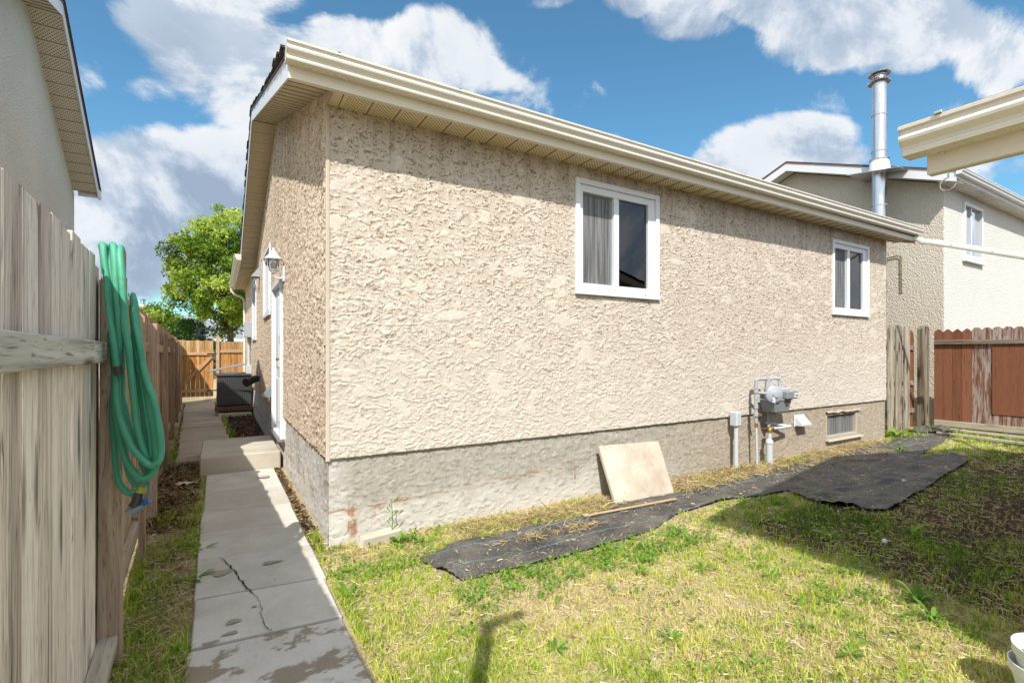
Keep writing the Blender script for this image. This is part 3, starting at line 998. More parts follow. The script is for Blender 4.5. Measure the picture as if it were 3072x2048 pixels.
BIGW = (2.40, 3.611, 2.118, 3.292)
SMALLW = (7.436, 8.61, 2.108, 3.268)
BASEW = (7.328, 8.298, 0.17, 0.552)
DOOR = (2.86, 4.02, 0.40, 2.46)
SIDEW1 = (4.53, 5.83, 2.11, 3.215)
SIDEW2 = (7.80, 9.07, 1.79, 3.13)


def shrink(r, k=0.02):
    return (r[0] + k, r[1] - k, r[2] + k, r[3] - k)


one = lambda v: (lambda U: np.full_like(U, v))
us = axis_pts([(0.0, 3.2, 0.0068), (3.2, 6, 0.0095), (6, L, 0.0135)])
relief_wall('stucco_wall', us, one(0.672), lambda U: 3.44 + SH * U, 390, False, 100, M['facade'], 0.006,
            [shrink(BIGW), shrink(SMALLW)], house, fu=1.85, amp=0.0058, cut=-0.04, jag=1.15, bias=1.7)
us = axis_pts([(0.0, 2.9, 0.011), (2.9, 8, 0.02), (8, 12.55, 0.05)])


def side_top(U):
    return np.where(U < 8.0, EAVE + PITCH * (RIDGE_Y + OH - np.abs(U - RIDGE_Y)) + 0.03, EAVE + 0.03)


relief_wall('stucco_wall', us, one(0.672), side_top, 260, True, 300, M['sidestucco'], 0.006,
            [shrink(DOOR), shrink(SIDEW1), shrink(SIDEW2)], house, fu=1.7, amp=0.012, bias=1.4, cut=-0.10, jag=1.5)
us = axis_pts([(0.014, 3.2, 0.0085), (3.2, L, 0.016)])
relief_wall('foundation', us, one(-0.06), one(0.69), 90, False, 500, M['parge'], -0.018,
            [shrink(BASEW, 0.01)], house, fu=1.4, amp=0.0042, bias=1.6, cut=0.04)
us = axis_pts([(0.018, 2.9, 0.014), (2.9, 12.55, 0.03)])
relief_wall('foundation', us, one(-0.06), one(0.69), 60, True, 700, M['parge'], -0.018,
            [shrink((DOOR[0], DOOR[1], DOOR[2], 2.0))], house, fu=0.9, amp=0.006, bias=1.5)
# corner bead, and the patched corner of the foundation under it
MB().cbox(-0.013, 0.022, -0.013, 0.022, 0.66, 3.47, 0.008).build('corner_bead', M['facade'], house)
MB().box(0.022, 0.1, 0.022, 0.1, -0.06, 0.68).build('corner_core', M['parge'], house)
# the walls one does not see from the yard
MB().box(L - 0.02, L + 0.006, 0.02, 8.0, -0.06, 3.9).build('end_wall', M['sidestucco'], house)
MB().box(0.02, L, 12.5, 12.54, -0.06, 3.4).build('front_wall', M['sidestucco'], house)
MB().prism([(0.02, 3.4), (7.98, 3.4), (RIDGE_Y, rake_z(RIDGE_Y))], 'x', L - 0.021, L + 0.005).build('gable_wall', M['sidestucco'], house)


# --- eave along the facade
def shear(mb):
    mb.v = [(x, y, z + SH * x) for (x, y, z) in mb.v]
    return mb


X0, X1 = -OH, L + OH
pm = MB()
pm.box(0, 0.207, 0, 0.292, -0.006, 0)
pm.box(0.2072, 0.2145, 0, 0.292, -0.006, 0.011)
proto = pm.build('soffit_panel', M['soffit'], house)
proto.data.materials.append(M['groove'])
for k in range(6, 12):
    proto.data.polygons[k].material_index = 1
panel_mesh = proto.data
i = 0
x = 0.081
while x + 0.21 < X1:
    o = proto if i == 0 else link_mesh('soffit_panel', panel_mesh, house)
    o.matrix_local = Matrix(((1, 0, 0, x), (0, -1, 0, -0.004), (0, 0, -1, EAVE + 0.010 + SH * x), (0, 0, 0, 1)))
    x += 0.215
    i += 1
th = math.atan(PITCH)
c_, s_ = math.cos(th), math.sin(th)
MB().box(0.0, 0.073, -0.296, -0.004, EAVE + 0.010, EAVE + 0.016).build('soffit_strip', M['soffitplain'], house)
MB().prism([(-0.299, EAVE - 0.004), (-0.001, EAVE - 0.004), (-0.001, EAVE + 0.098)], 'x', -0.020, -0.006).build('soffit_cheek', M['facade'], house)
rk = MB()
rk.box(0, 0.2105, 0, 0.292, -0.006, 0)
rk.box(0.2107, 0.2145, 0, 0.292, -0.006, 0.006)
rp = rk.build('soffit_panel', M['soffit'], house)
rp.data.materials.append(M['groove'])
for k in range(6, 12):
    rp.data.polygons[k].material_index = 1
panel_mesh = rp.data
rp.matrix_local = Matrix(((0, 1, 0, -OH + 0.004), (1, 0, 0, 12.60), (0, 0, -1, EAVE + 0.004), (0, 0, 0, 1)))
PW = 0.215
y = -OH
while y + PW * c_ < RIDGE_Y + 0.02:                   # near slope of the gable
    o = link_mesh('soffit_panel', panel_mesh, house)
    o.matrix_local = Matrix(((0, 1, 0, -OH + 0.004), (c_, 0, s_, y), (s_, 0, -c_, rake_z(y) + 0.004), (0, 0, 0, 1)))
    y += PW * c_
y = RIDGE_Y + 0.01
while y < 7.95:                                       # far slope
    o = link_mesh('soffit_panel', panel_mesh, house)
    o.matrix_local = Matrix(((0, 1, 0, -OH + 0.004), (c_, 0, -s_, y), (-s_, 0, -c_, rake_z(y) + 0.004), (0, 0, 0, 1)))
    y += PW * c_
while y < 12.6:                                       # level soffit of the front wing
    o = link_mesh('soffit_panel', panel_mesh, house)
    o.matrix_local = Matrix(((0, 1, 0, -OH + 0.004), (1, 0, 0, y), (0, 0, -1, EAVE + 0.004), (0, 0, 0, 1)))
    y += PW
shear(MB().box(X0, X1, -OH - 0.012, -OH, EAVE - 0.016, EAVE + 0.15).box(X0, X1, -OH - 0.0, -OH + 0.028, EAVE - 0.016, EAVE - 0.004)).build('fascia', M['cream'], house)


def rake_poly(b0, b1, ya=-OH - 0.012, yb=2 * RIDGE_Y + OH + 0.012):
    return [(ya, rake_z(ya) + b0), (RIDGE_Y, rake_z(RIDGE_Y) + b0), (yb, rake_z(yb) + b0), (yb, rake_z(yb) + b1), (RIDGE_Y, rake_z(RIDGE_Y) + b1), (ya, rake_z(ya) + b1)]


def two_prisms(poly, a0, a1):
    p = poly
    return MB().prism([p[0], p[1], p[4], p[5]], 'x', a0, a1).prism([p[1], p[2], p[3], p[4]], 'x', a0, a1)


two_prisms(rake_poly(-0.016, 0.135), X0 - 0.012, X0).build('rake_board', M['whitetrim'], house)
two_prisms(rake_poly(0.137, 0.155), X0 - 0.024, X0 + 0.01).build('drip_edge', M['dripedge'], house)
two_prisms(rake_poly(-0.016, 0.135), X1, X1 + 0.012).build('rake_board', M['cream'], house)
two_prisms(rake_poly(0.10, 0.14), X0 + 0.001, X1 - 0.001).build('roof', M['shingle'], house)
roof = [o for o in house.children if o.name.startswith('roof')][0]
# shingle courses, each lapping the one below
for sgn in (1, -1):
    for k in range(31):
        d = k * 0.142 - 0.03
        ya = -OH - 0.02 + d * c_
        yb = ya + 0.20 * c_
        if yb > RIDGE_Y + 0.02:
            yb = RIDGE_Y
        if ya > RIDGE_Y - 0.03:
            break
        jit = random.uniform(-0.014, 0.010)
        za, zb = rake_z(ya) + 0.175, rake_z(yb) + 0.160
        P = [(ya, za - 0.013), (yb, zb - 0.010), (yb, zb), (ya, za)]
        if sgn < 0:
            P = [(2 * RIDGE_Y - p[0], p[1]) for p in P][::-1]
        MB().prism(P, 'x', X0 - 0.028 + jit, X1 + 0.02).build('shingle_course', M['shingle'], roof)
MB().prism([(RIDGE_Y - 0.14, rake_z(RIDGE_Y - 0.14) + 0.178), (RIDGE_Y, rake_z(RIDGE_Y) + 0.178), (RIDGE_Y + 0.14, rake_z(RIDGE_Y + 0.14) + 0.178),
            (RIDGE_Y + 0.14, rake_z(RIDGE_Y + 0.14) + 0.195), (RIDGE_Y, rake_z(RIDGE_Y) + 0.197), (RIDGE_Y - 0.14, rake_z(RIDGE_Y - 0.14) + 0.195)],
           'x', X0 - 0.03, X1 + 0.02).build('ridge_cap', M['shingle'], roof)
# torn, stacked starter shingles at the eave corner, seen against the sky
for k in range(9):
    y = -0.22 + k * 0.085
    zz = rake_z(y) + 0.175
    MB().cbox(X0 - 0.055 + 0.012 * (k % 3), X0 + 0.10, y - 0.05, y + 0.06 + 0.02 * (k % 2), zz - 0.004, zz + 0.016 + 0.006 * ((k * 5) % 3), 0.002).build('shingle', M['shingle'], roof)
# the front wing: eave running back along the side path
WY0, WY1 = 7.55, 12.85
MB().box(-OH - 0.012, -OH, 8.16, WY1, EAVE - 0.016, EAVE + 0.14).build('fascia', M['whitetrim'], house)
MB().prism([(-OH - 0.02, EAVE + 0.14), (4.6, EAVE + 0.14 + 4.9 * PITCH), (4.6, EAVE + 0.11 + 4.9 * PITCH), (-OH, EAVE + 0.10)], 'y', 7.9, WY1).build('wing_roof', M['shingle'], house)
MB().prism([(L + OH + 0.02, EAVE + 0.14), (4.6, EAVE + 0.14 + 4.9 * PITCH), (4.6, EAVE + 0.11 + 4.9 * PITCH), (L + OH, EAVE + 0.10)], 'y', 7.9, WY1).build('wing_roof', M['shingle'], house)

K_OUT = [(0.0, 0.0), (0.085, 0.0), (0.089, 0.010), (0.086, 0.020), (0.091, 0.034), (0.103, 0.045), (0.113, 0.055), (0.117, 0.066), (0.114, 0.075), (0.107, 0.082), (0.107, 0.100), (0.122, 0.102), (0.124, 0.114), (0.110, 0.117)]


def gutter_profile(t=0.004):
    inner = [(max(d - t, t), z + t * 0.9) for (d, z) in K_OUT[1:-1]] + [(0.106, 0.112)]
    back = [(0.0, 0.118), (t, 0.118), (t, t)]
    return K_OUT, [(0.0, 0.118)], inner, back


def gutter(a0, a1, axis, base, z, sign, parent, mat, slope=0.0, name='gutter'):
    outer, top, inner, back = gutter_profile()
    loop = outer + inner[::-1] + [(0.004, 0.004), (0.004, 0.118), (0.0, 0.118)]
    mb = MB()
    P = [(base + sign * d, z + h) for (d, h) in loop]
    mb.prism(P, axis, a0, a1)
    cap = [(base + sign * d, z + h) for (d, h) in outer] + [(base, z + 0.117)]
    mb.prism(cap, axis, a0 - 0.002, a0 + 0.0015)
    mb.prism(cap, axis, a1 - 0.0015, a1 + 0.002)
    if slope:
        mb.v = [(x, y, zz + slope * x) for (x, y, zz) in mb.v]
    return mb.build(name, mat, parent)


gut = gutter(X0 - 0.03, X1 + 0.04, 'x', -OH - 0.0125, EAVE + 0.066, -1, house, M['gutter'], SH)
k = 0
xx = 0.0
while xx < 9.5:                                        # hidden hangers: screw heads under the lip
    MB().lathe([(0.0, -0.003), (0.007, -0.002), (0.007, 0.0)], (xx, -OH - 0.123, EAVE + 0.066 + 0.091 + SH * xx), 8, 'y').build('gutter_screw', M['galv'], gut)
    MB().cbox(xx - 0.012, xx + 0.012, -OH - 0.139, -OH - 0.02, EAVE + 0.066 + 0.1175 + SH * xx, EAVE + 0.066 + 0.123 + SH * xx, 0.002).build('gutter_hanger', M['galv'], gut)
    xx += 0.92
gutter(7.35, WY1, 'y', -OH - 0.0125, EAVE - 0.02, -1, house, M['gutter'])
# far downspout on the side wall
MB().tube([(-0.38, 12.4, 3.37), (-0.38, 12.4, 3.30), (-0.30, 12.4, 3.20), (-0.10, 12.4, 3.10), (-0.05, 12.4, 3.0), (-0.05, 12.4, 0.15), (-0.16, 12.35, 0.06)], 0.035, 8).build('downspout', M['gutter'], house, None, True)
# long drop pipe from the right end of the long gutter towards the canopy
ez = EAVE + 0.066 + SH * 9.5


def rect_tube(pts, w, h):
    """rectangular downpipe along a path"""
    mb = MB()
    pts = [Vector(p) for p in pts]
    rings = []
    for i, p in enumerate(pts):
        t = (pts[min(i + 1, len(pts) - 1)] - pts[max(i - 1, 0)]).normalized()
        side = t.cross(Vector((0, 0, 1)))
        side = side.normalized() if side.length > 0.2 else Vector((0.93, -0.36, 0)).normalized()
        up = side.cross(t)
        rings.append([p + side * (a * w) + up * (b * h) for (a, b) in ((-.5, -.38), (-.38, -.5), (.38, -.5), (.5, -.38), (.5, .38), (.38, .5), (-.38, .5), (-.5, .38))])
    V = [q for r in rings for q in r]
    F = []
    for i in range(len(rings) - 1):
        for k in range(8):
            F.append((i * 8 + k, i * 8 + (k + 1) % 8, (i + 1) * 8 + (k + 1) % 8, (i + 1) * 8 + k))
    F.append(tuple(range(8))[::-1])
    F.append(tuple(range(len(V) - 8, len(V))))
    return mb.add(V, F)


ds = rect_tube([(9.50, -0.365, ez + 0.01), (9.50, -0.365, ez - 0.06), (9.53, -0.42, ez - 0.115), (9.58, -0.55, ez - 0.15), (10.02, -1.75, ez - 0.60), (9.9, -2.0, ez - 0.68), (8.25, -3.10, 2.52)], 0.062, 0.085).build('downspout', M['gutter'], house, None, True)
for t in (0.12, 0.36):
    p = Vector((9.58, -0.55, ez - 0.15)).lerp(Vector((10.02, -1.75, ez - 0.60)), t * 1.6)
    MB().lathe([(0.0, -0.004), (0.008, -0.003), (0.008, 0.0)], (p.x - 0.036, p.y, p.z), 8, 'x').build('rivet', M['galv'], ds)


# --- windows and door
def wb(mb, side, u0, u1, d0, d1, w0, w1, c=0.003):
    if side:
        return mb.cbox(-d1, -d0, u0, u1, w0, w1, c)
    return mb.cbox(u0, u1, -d1, -d0, w0, w1, c)


def ring(mb, side, r, t, d0, d1, c=0.003):
    """frame of four butted bars; t = left, right, bottom, top widths"""
    u0, u1, w0, w1 = r
    wb(mb, side, u0, u0 + t[0], d0, d1, w0, w1, c)
    wb(mb, side, u1 - t[1], u1, d0, d1, w0, w1, c)
    wb(mb, side, u0 + t[0] + .0005, u1 - t[1] - .0005, d0, d1, w0, w0 + t[2], c)
    wb(mb, side, u0 + t[0] + .0005, u1 - t[1] - .0005, d0, d1, w1 - t[3], w1, c)
    return mb


def slider(r, side, left, right, mull, name='window', mirror=False):
    """sliding window: outer frame, stepped inner frame, meeting stile, two panes, screen, what shows inside"""
    u0, u1, w0, w1 = r
    win = ring(MB(), side, r, (0.055, 0.055, 0.05, 0.055), -0.06, 0.034, 0.004).build(name, M['vinyl'], house)
    inner = (u0 + 0.0555, u1 - 0.0555, w0 + 0.0505, w1 - 0.0555)
    ring(MB(), side, inner, (left - inner[0], inner[1] - right, 0.052, 0.072), -0.07, 0.010).build('sash', M['vinyl'], win)
    wb(MB(), side, mull[0], mull[1], -0.065, 0.008, inner[2] + 0.053, inner[3] - 0.073).build('meeting_stile', M['vinyl'], win)
    wb(MB(), side, u0 - 0.004, u1 + 0.004, -0.01, 0.046, w0 - 0.018, w0 - 0.0005, 0.003).build('sill', M['vinyl'], win)
    for (a, b, dep) in ((left, mull[0], -0.050), (mull[1], right, -0.022)):
        wb(MB(), side, a - .004, b + .004, dep - 0.004, dep, inner[2] + 0.048, inner[3] - 0.068, 0.0005).build('pane', M['glass'], win)
    wb(MB(), side, left - .003, mull[0] + .003, -0.034, -0.032, inner[2] + 0.049, inner[3] - 0.069, 0.0004).build('insect_screen', M['screen'], win)
    g = MB()
    ring(g, side, (left - .002, mull[0] + .002, inner[2] + 0.05, inner[3] - 0.07), (0.012, 0.022, 0.012, 0.014), -0.038, -0.028, 0.001)
    g.build('screen_frame', M['gasdark'], win)
    # the room behind the glass: five sides, and a curtain drawn to the right
    rm = MB()
    D0, D1 = -0.075, -1.5
    for (a, b, c0, c1, e0, e1) in ((u0, u1, D1 - .02, D1, w0 - .3, w1 + .1), (u0 - .32, u0 - .30, D1, D0, w0 - .3, w1 + .1), (u1 + .30, u1 + .32, D1, D0, w0 - .3, w1 + .1),
                                   (u0 - .3, u1 + .3, D1, D0, w0 - .33, w0 - .31), (u0 - .3, u1 + .3, D1, D0, w1 + .1, w1 + .12)):
        if a == u0:
            a, b = u0 - .3, u1 + .3
        wb(rm, side, a, b, c0, c1, e0, e1, 0.001)
    rm.build('room_interior', M['room'], win)
    cu = MB()
    n = 26
    ca, cb = right - 0.13, right + 0.05
    V, F = [], []
    for k in range(n + 1):
        uu = ca + (cb - ca) * k / n
        dd = -0.15 + 0.018 * math.sin(k * 1.7)
        for wv in (w0 + 0.03, w1 - 0.05):
            V.append((-dd, uu, wv) if side else (uu, -dd, wv))
    F = [(2 * k, 2 * k + 2, 2 * k + 3, 2 * k + 1) for k in range(n)]
    cu.add(V, F).build('curtain', M['curtain'], win, None, True)
    return win


w1_ = slider(BIGW, False, 2.507, 3.452, (2.936, 3.008))
wb(MB(), False, 3.37, 3.388, 0.0342, 0.0362, BIGW[2] + 0.020, BIGW[2] + 0.028, 0.0008).build('weep_slot', M['crack'], w1_)
w2_ = slider(SMALLW, False, 7.53, 8.43, (7.93, 8.01))
slider(SIDEW1, True, 4.63, 5.73, (5.14, 5.22))
slider(SIDEW2, True, 7.90, 8.97, (8.40, 8.48))
# basement window in the foundation
bw = ring(MB(), False, BASEW, (0.030, 0.050, 0.042, 0.030), -0.10, -0.014, 0.004).build('basement_window', M['dullframe'], house)
wb(MB(), False, BASEW[0] + .026, BASEW[1] - .045, -0.06, -0.052, BASEW[2] + .045, BASEW[3] - .04, 0.001).build('pane', M['screen'], bw)
wb(MB(), False, BASEW[0] + .03, BASEW[1] - .04, -0.115, -0.105, BASEW[2] + .04, BASEW[3] - .03, 0.001).build('backing_board', M['room'], bw)
MB().prism([(-0.045, BASEW[2] - 0.035), (0.05, BASEW[2] - 0.035), (0.05, BASEW[2] - 0.003), (-0.03, BASEW[2] - 0.018)], 'x', BASEW[0] - .03, BASEW[1] + .10).build('sill', M['dullframe'], bw)
lv, lf = [], []
for k in range(15):                                          # torn plaster edge over the opening
    xx = BASEW[0] - 0.02 + k * 0.075
    zz = BASEW[3] + 0.012 + random.uniform(-0.012, 0.014)
    lv += [(xx, 0.012, zz), (xx, -0.014 - random.uniform(0, .012), zz + 0.006), (xx, 0.012, zz + 0.03)]
for k in range(14):
    a, b = 3 * k, 3 * k + 3
    lf += [(a, b, b + 1, a + 1), (a + 1, b + 1, b + 2, a + 2)]
MB().add(lv, lf).build('broken_plaster', M['parge'], bw)

dr = MB()
wb(dr, True, DOOR[0] + .06, DOOR[1] - .06, -0.05, -0.008, DOOR[2] + .03, DOOR[3] - .06)
for (a, b) in ((0.55, 1.15), (1.30, 2.28)):
    for (c0, c1) in ((DOOR[0] + .17, DOOR[0] + .52), (DOOR[0] + .62, DOOR[1] - .17)):
        wb(dr, True, c0, c1, -0.009, 0.004, a, b, 0.006)
door = dr.build('door', M['vinyl'], house)
ring(MB(), True, DOOR, (0.058, 0.058, 0.03, 0.058), -0.06, 0.05, 0.004).build('door_frame', M['vinyl'], door)
MB().cbox(-0.075, 0.05, DOOR[0], DOOR[1], DOOR[2] - 0.03, DOOR[2] - 0.001, 0.004).build('threshold', M['galv'], door)
MB().lathe([(0.02, 0.0), (0.02, -0.012), (0.008, -0.016), (0.008, -0.045), (0.024, -0.055), (0.024, -0.075), (0.0, -0.085)], (-0.004, DOOR[0] + .12, 1.42), 14, 'x').build('door_handle', M['brass'], door, None, True)
MB().cbox(-0.058, -0.05, DOOR[0] + .012, DOOR[0] + .03, 1.62, 1.72, 0.001).build('hinge', M['gasdark'], door)


def hood(y0, y1, z0, z1, d, mat, name='vent_hood'):
    """little metal cowl on the side wall, open below"""
    mb = MB()
    V = [(-0.008, y0, z1), (-0.008, y1, z1), (-d, y1, z0 + 0.02), (-d, y0, z0 + 0.02), (-0.008, y0, z0), (-0.008, y1, z0), (-d, y1, z0), (-d, y0, z0)]
    mb.add(V, [(0, 1, 2, 3), (3, 2, 6, 7), (0, 3, 7, 4), (1, 5, 6, 2), (0, 4, 5, 1)])
    mb.cbox(-0.014, -0.004, y0 - 0.02, y1 + 0.02, z0 - 0.02, z1 + 0.02, 0.002)
    return mb.build(name, mat, house)


hood(6.75, 7.0, 2.98, 3.2, 0.16, M['gaspaint'])
hood(4.42, 4.62, 0.82, 0.98, 0.14, M['gasdark'])
MB().tube([(0.0, 6.9, 1.0), (-0.10, 6.85, 0.99), (-0.26, 6.7, 0.93)], 0.075, 14, True, [0.05, 0.07, 0.085]).build('exhaust_pipe', M['darkplastic'], house, None, True)
# dryer vent by the gas meter
vx0, vx1 = 6.43, 6.66
dv = MB()
dv.cbox(vx0 - .012, vx1 + .012, -0.004, 0.01, 0.43, 0.60, 0.003)
dv.add([(vx0, -0.004, 0.59), (vx1, -0.004, 0.59), (vx1, -0.115, 0.47), (vx0, -0.115, 0.47), (vx0, -0.004, 0.45), (vx1, -0.004, 0.45), (vx1, -0.11, 0.45), (vx0, -0.11, 0.45)],
       [(0, 1, 2, 3), (3, 2, 6, 7), (0, 3, 7, 4), (1, 5, 6, 2)])
dv.build('dryer_vent', M['vinyl'], house)


# ------------------------------------------------------------------ concrete path
path = MB().box(-0.835, -0.125, -3.6, 3.1, -0.05, 0.004).add(
    [(-1.29, 4.0, -0.05), (-0.46, 4.0, -0.05), (-0.74, 13.4, -0.05), (-1.60, 13.4, -0.05), (-1.25, 4.0, 0.004), (-0.49, 4.0, 0.004), (-0.77, 13.4, 0.004), (-1.57, 13.4, 0.004)],
    [(0, 3, 2, 1), (4, 5, 6, 7), (0, 1, 5, 4), (1, 2, 6, 5), (2, 3, 7, 6), (3, 0, 4, 7)]).build('path', M['pathbed'])
tag(path, kind='structure')


def slab_piece(corners, z, mat, parent, thick=0.05, c=0.006, origin=None):
    """slab with worn edges from four ground corners (counter-clockwise)"""
    cx = sum(p[0] for p in corners) / 4
    cy = sum(p[1] for p in corners) / 4
    ins = []
    for p in corners:
        d = Vector((cx - p[0], cy - p[1]))
        d.normalize()
        ins.append((p[0] + d.x * c * 1.4, p[1] + d.y * c * 1.4))
    V = [(p[0] - cx, p[1] - cy, z - thick) for p in corners] + [(p[0] - cx, p[1] - cy, z - c) for p in corners] + [(p[0] - cx, p[1] - cy, z) for p in ins]
    F = [(3, 2, 1, 0), (8, 9, 10, 11)]
    for k in range(4):
        a, b = k, (k + 1) % 4
        F += [(a, b, b + 4, a + 4), (a + 4, b + 4, b + 8, a + 8)]
    return MB().add(V, F).build('slab', mat, parent, (cx, cy, 0))


joints = [(3.02, 3.02), (2.27, 2.20), (1.52, 1.37), (0.885, 0.775), (0.262, 0.18), (-0.40, -0.49), (-0.985, -1.06), (-1.66, -1.72), (-2.30, -2.34), (-2.95, -2.98)]
joints = [(-3.957 + (a + 3.957) * .977, -3.957 + (b + 3.957) * .977) for (a, b) in joints]
joints[0] = (3.01, 3.01)
for k in range(len(joints) - 1):
    (l1, r1), (l0, r0) = joints[k], joints[k + 1]
    ga, gb = 0.008, 0.008
    if k in (2, 5):
        gb = 0.013
    xl = -0.845 + random.uniform(-.012, .012)
    xr = -0.115 + random.uniform(-.010, .010) - (0.02 if k >= 5 else 0)
    z = 0.03 + random.uniform(-0.005, 0.006)
    sl = slab_piece([(xl, l0 + ga), (xr, r0 + ga), (xr, r1 - gb), (xl, l1 - gb)], z, M['slabwet'] if k >= 6 else M['slab'], path)
    sl.rotation_euler = (random.uniform(-.004, .004), random.uniform(-.004, .004), 0)
    if k in (4, 5):
        crk_parent = sl
y = 13.38
k = 0
while y > 4.05:
    w = 0.60 if k % 3 else 0.56
    y0 = y - w
    xm = -1.23 - 0.036 * (y - 5)
    sl = slab_piece([(xm + random.uniform(-.02, .02), y0 + .008), (xm + 0.72 + random.uniform(-.02, .02), y0 + .008 - .03), (xm + 0.72, y - .008 - .03), (xm, y - .008)],
                    0.028 + random.uniform(-.008, .008), M['slabfar'], path)
    sl.rotation_euler = (random.uniform(-.012, .012), random.uniform(-.012, .012), 0)
    y = y0
    k += 1
# the crack across two slabs, an open fissure with crumbled edges
cp = [(-0.705, 0.104), (-0.668, -0.02), (-0.651, -0.088), (-0.622, -0.19), (-0.613, -0.286), (-0.588, -0.38), (-0.576, -0.468), (-0.556, -0.533), (-0.53, -0.634), (-0.512, -0.726), (-0.507, -0.814), (-0.52, -0.89), (-0.51, -0.965), (-0.499, -1.043), (-0.483, -1.10)]
cq = []
for (x0, y0), (x1, y1) in zip(cp[:-1], cp[1:]):
    for k in range(4):
        f = k / 4
        cq.append((x0 + (x1 - x0) * f + random.uniform(-.006, .006), y0 + (y1 - y0) * f + random.uniform(-.005, .005)))
cp = cq + [cp[-1]]
V, F = [], []
for i, (x, y) in enumerate(cp):
    w = (0.0042 if 0 < i < 30 else 0.0019) * random.uniform(.45, 1.5)
    if i in (0, len(cp) - 1):
        w = 0.0008
    V += [(x - w, y - w * .3, 0.0405), (x + w, y + w * .3, 0.0405), (x, y, 0.034)]
for i in range(len(cp) - 1):
    a, b = 3 * i, 3 * i + 3
    F += [(a, a + 1, b + 1, b)]
cr = MB().add(V, F).build('crack', M['crack'], path)
def stain(x, y, rx, ry, seed):
    """a damp spot soaked into the concrete"""
    r = random.Random(seed)
    V = [(x, y, 0.0405)]
    for i in range(22):
        an = 2 * math.pi * i / 22
        k = 1 + 0.28 * math.sin(3 * an + seed) * r.random() + r.uniform(-.12, .12)
        V.append((x + rx * k * math.cos(an), y + ry * k * math.sin(an), 0.0395))
    return MB().add(V, [(0, 1 + i, 1 + (i + 1) % 22) for i in range(22)]).build('stain', M['damp'], path)


for a in ((-0.70, -0.17, .055, .055, 1), (-0.40, -0.16, .060, .026, 2), (-0.65, -0.89, .036, .024, 3), (-0.665, -1.01, .036, .016, 4), (-0.26, 2.50, .07, .05, 5), (-0.54, -0.77, .014, .012, 6), (-0.755, -1.055, .04, .012, 7)):
    stain(*a)
st = MB().cbox(-0.91, -0.022, 3.02, 4.43, 0.0, 0.232, 0.014).build('concrete_step', M['step'], None, (0, 0, 0))
tag(st, 'thick pale concrete step under the white side door of the bungalow', 'step')
st.location = (0, 0, 0.004)

# ------------------------------------------------------------------ the long left fence
FX0, FDIR = -1.204, -0.0355


def fx(y):
    return FX0 + FDIR * (y + 1.05)


fa_ = math.atan(-FDIR)                                    # fence runs slightly away from the house
nf = empty('fence', (fx(-1.05), -1.05, 0), 0, 'weathered grey board fence panel with a wide pale rail on the left', 'fence')
nf.rotation_euler = (0, 0, fa_)


def board(w, t, h, mat, parent, loc, name='board', top=None, z0=0.0, rot=(0, 0, 0), c=0.003):
    """upright board, origin at the middle of its foot; local y runs along the fence"""
    if top == 'dog':
        k = w * 0.28
        mb = MB().prism([(-w / 2, z0), (w / 2, z0), (w / 2, h - k), (w / 2 - k, h), (-w / 2 + k, h), (-w / 2, h - k)], 'x', -t / 2, t / 2)
    elif top == 'point':
        mb = MB().prism([(-w / 2, z0), (w / 2, z0), (w / 2, h - w * .42), (w * .16, h - 0.012), (0, h), (-w * .16, h - 0.012), (-w / 2, h - w * .42)], 'x', -t / 2, t / 2)
    elif top == 'round':
        pts = [(-w / 2, z0), (w / 2, z0)]
        for i in range(9):
            an = math.pi * i / 8
            pts.append((math.cos(an) * w / 2, h - w * .5 + math.sin(an) * w / 2))
        mb = MB().prism(pts, 'x', -t / 2, t / 2)
    else:
        mb = MB().cbox(-t / 2, t / 2, -w / 2, w / 2, z0, h, c)
    return mb.build(name, mat, parent, loc, False, rot)


edges = [0.0, -0.145, -0.325, -0.50, -0.66, -0.81, -0.965, -1.13, -1.29, -1.455, -1.62, -1.79, -1.95, -2.11, -2.27, -2.44]
for a, b in zip(edges[:-1], edges[1:]):
    gap = random.choice([0.009, 0.012, 0.018])
    w = (a - b) - gap
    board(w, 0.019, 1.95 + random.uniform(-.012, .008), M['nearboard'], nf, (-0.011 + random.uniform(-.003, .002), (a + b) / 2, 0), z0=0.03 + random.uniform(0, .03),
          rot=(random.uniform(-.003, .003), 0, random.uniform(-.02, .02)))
MB().cbox(0.0, 0.038, -2.45, 0.045, -0.047, 0.047, 0.004).build('rail', M['nearrail'], nf, (0.001, 0, 1.503))
MB().cbox(0.0, 0.075, -2.45, -0.02 + 0.14, -0.022, 0.022, 0.004).build('rail', M['palerail'], nf, (0.001, 0, 0.135), False, (0.02, 0, 0))
bk = MB().cbox(-0.06, -0.022, -2.45, 0.06, -0.05, 0.05, 0.004).build('rail', M['nearrail'], nf, (0, 0, 0.35))

for k in (0, 1):  # backing boards added to block the sun and darken the gap by the post
    board(0.20, 0.019, 1.93, M['nearboard'], nf, (-0.0335, 0.0 + 0.202 * k, 0), z0=0.03)

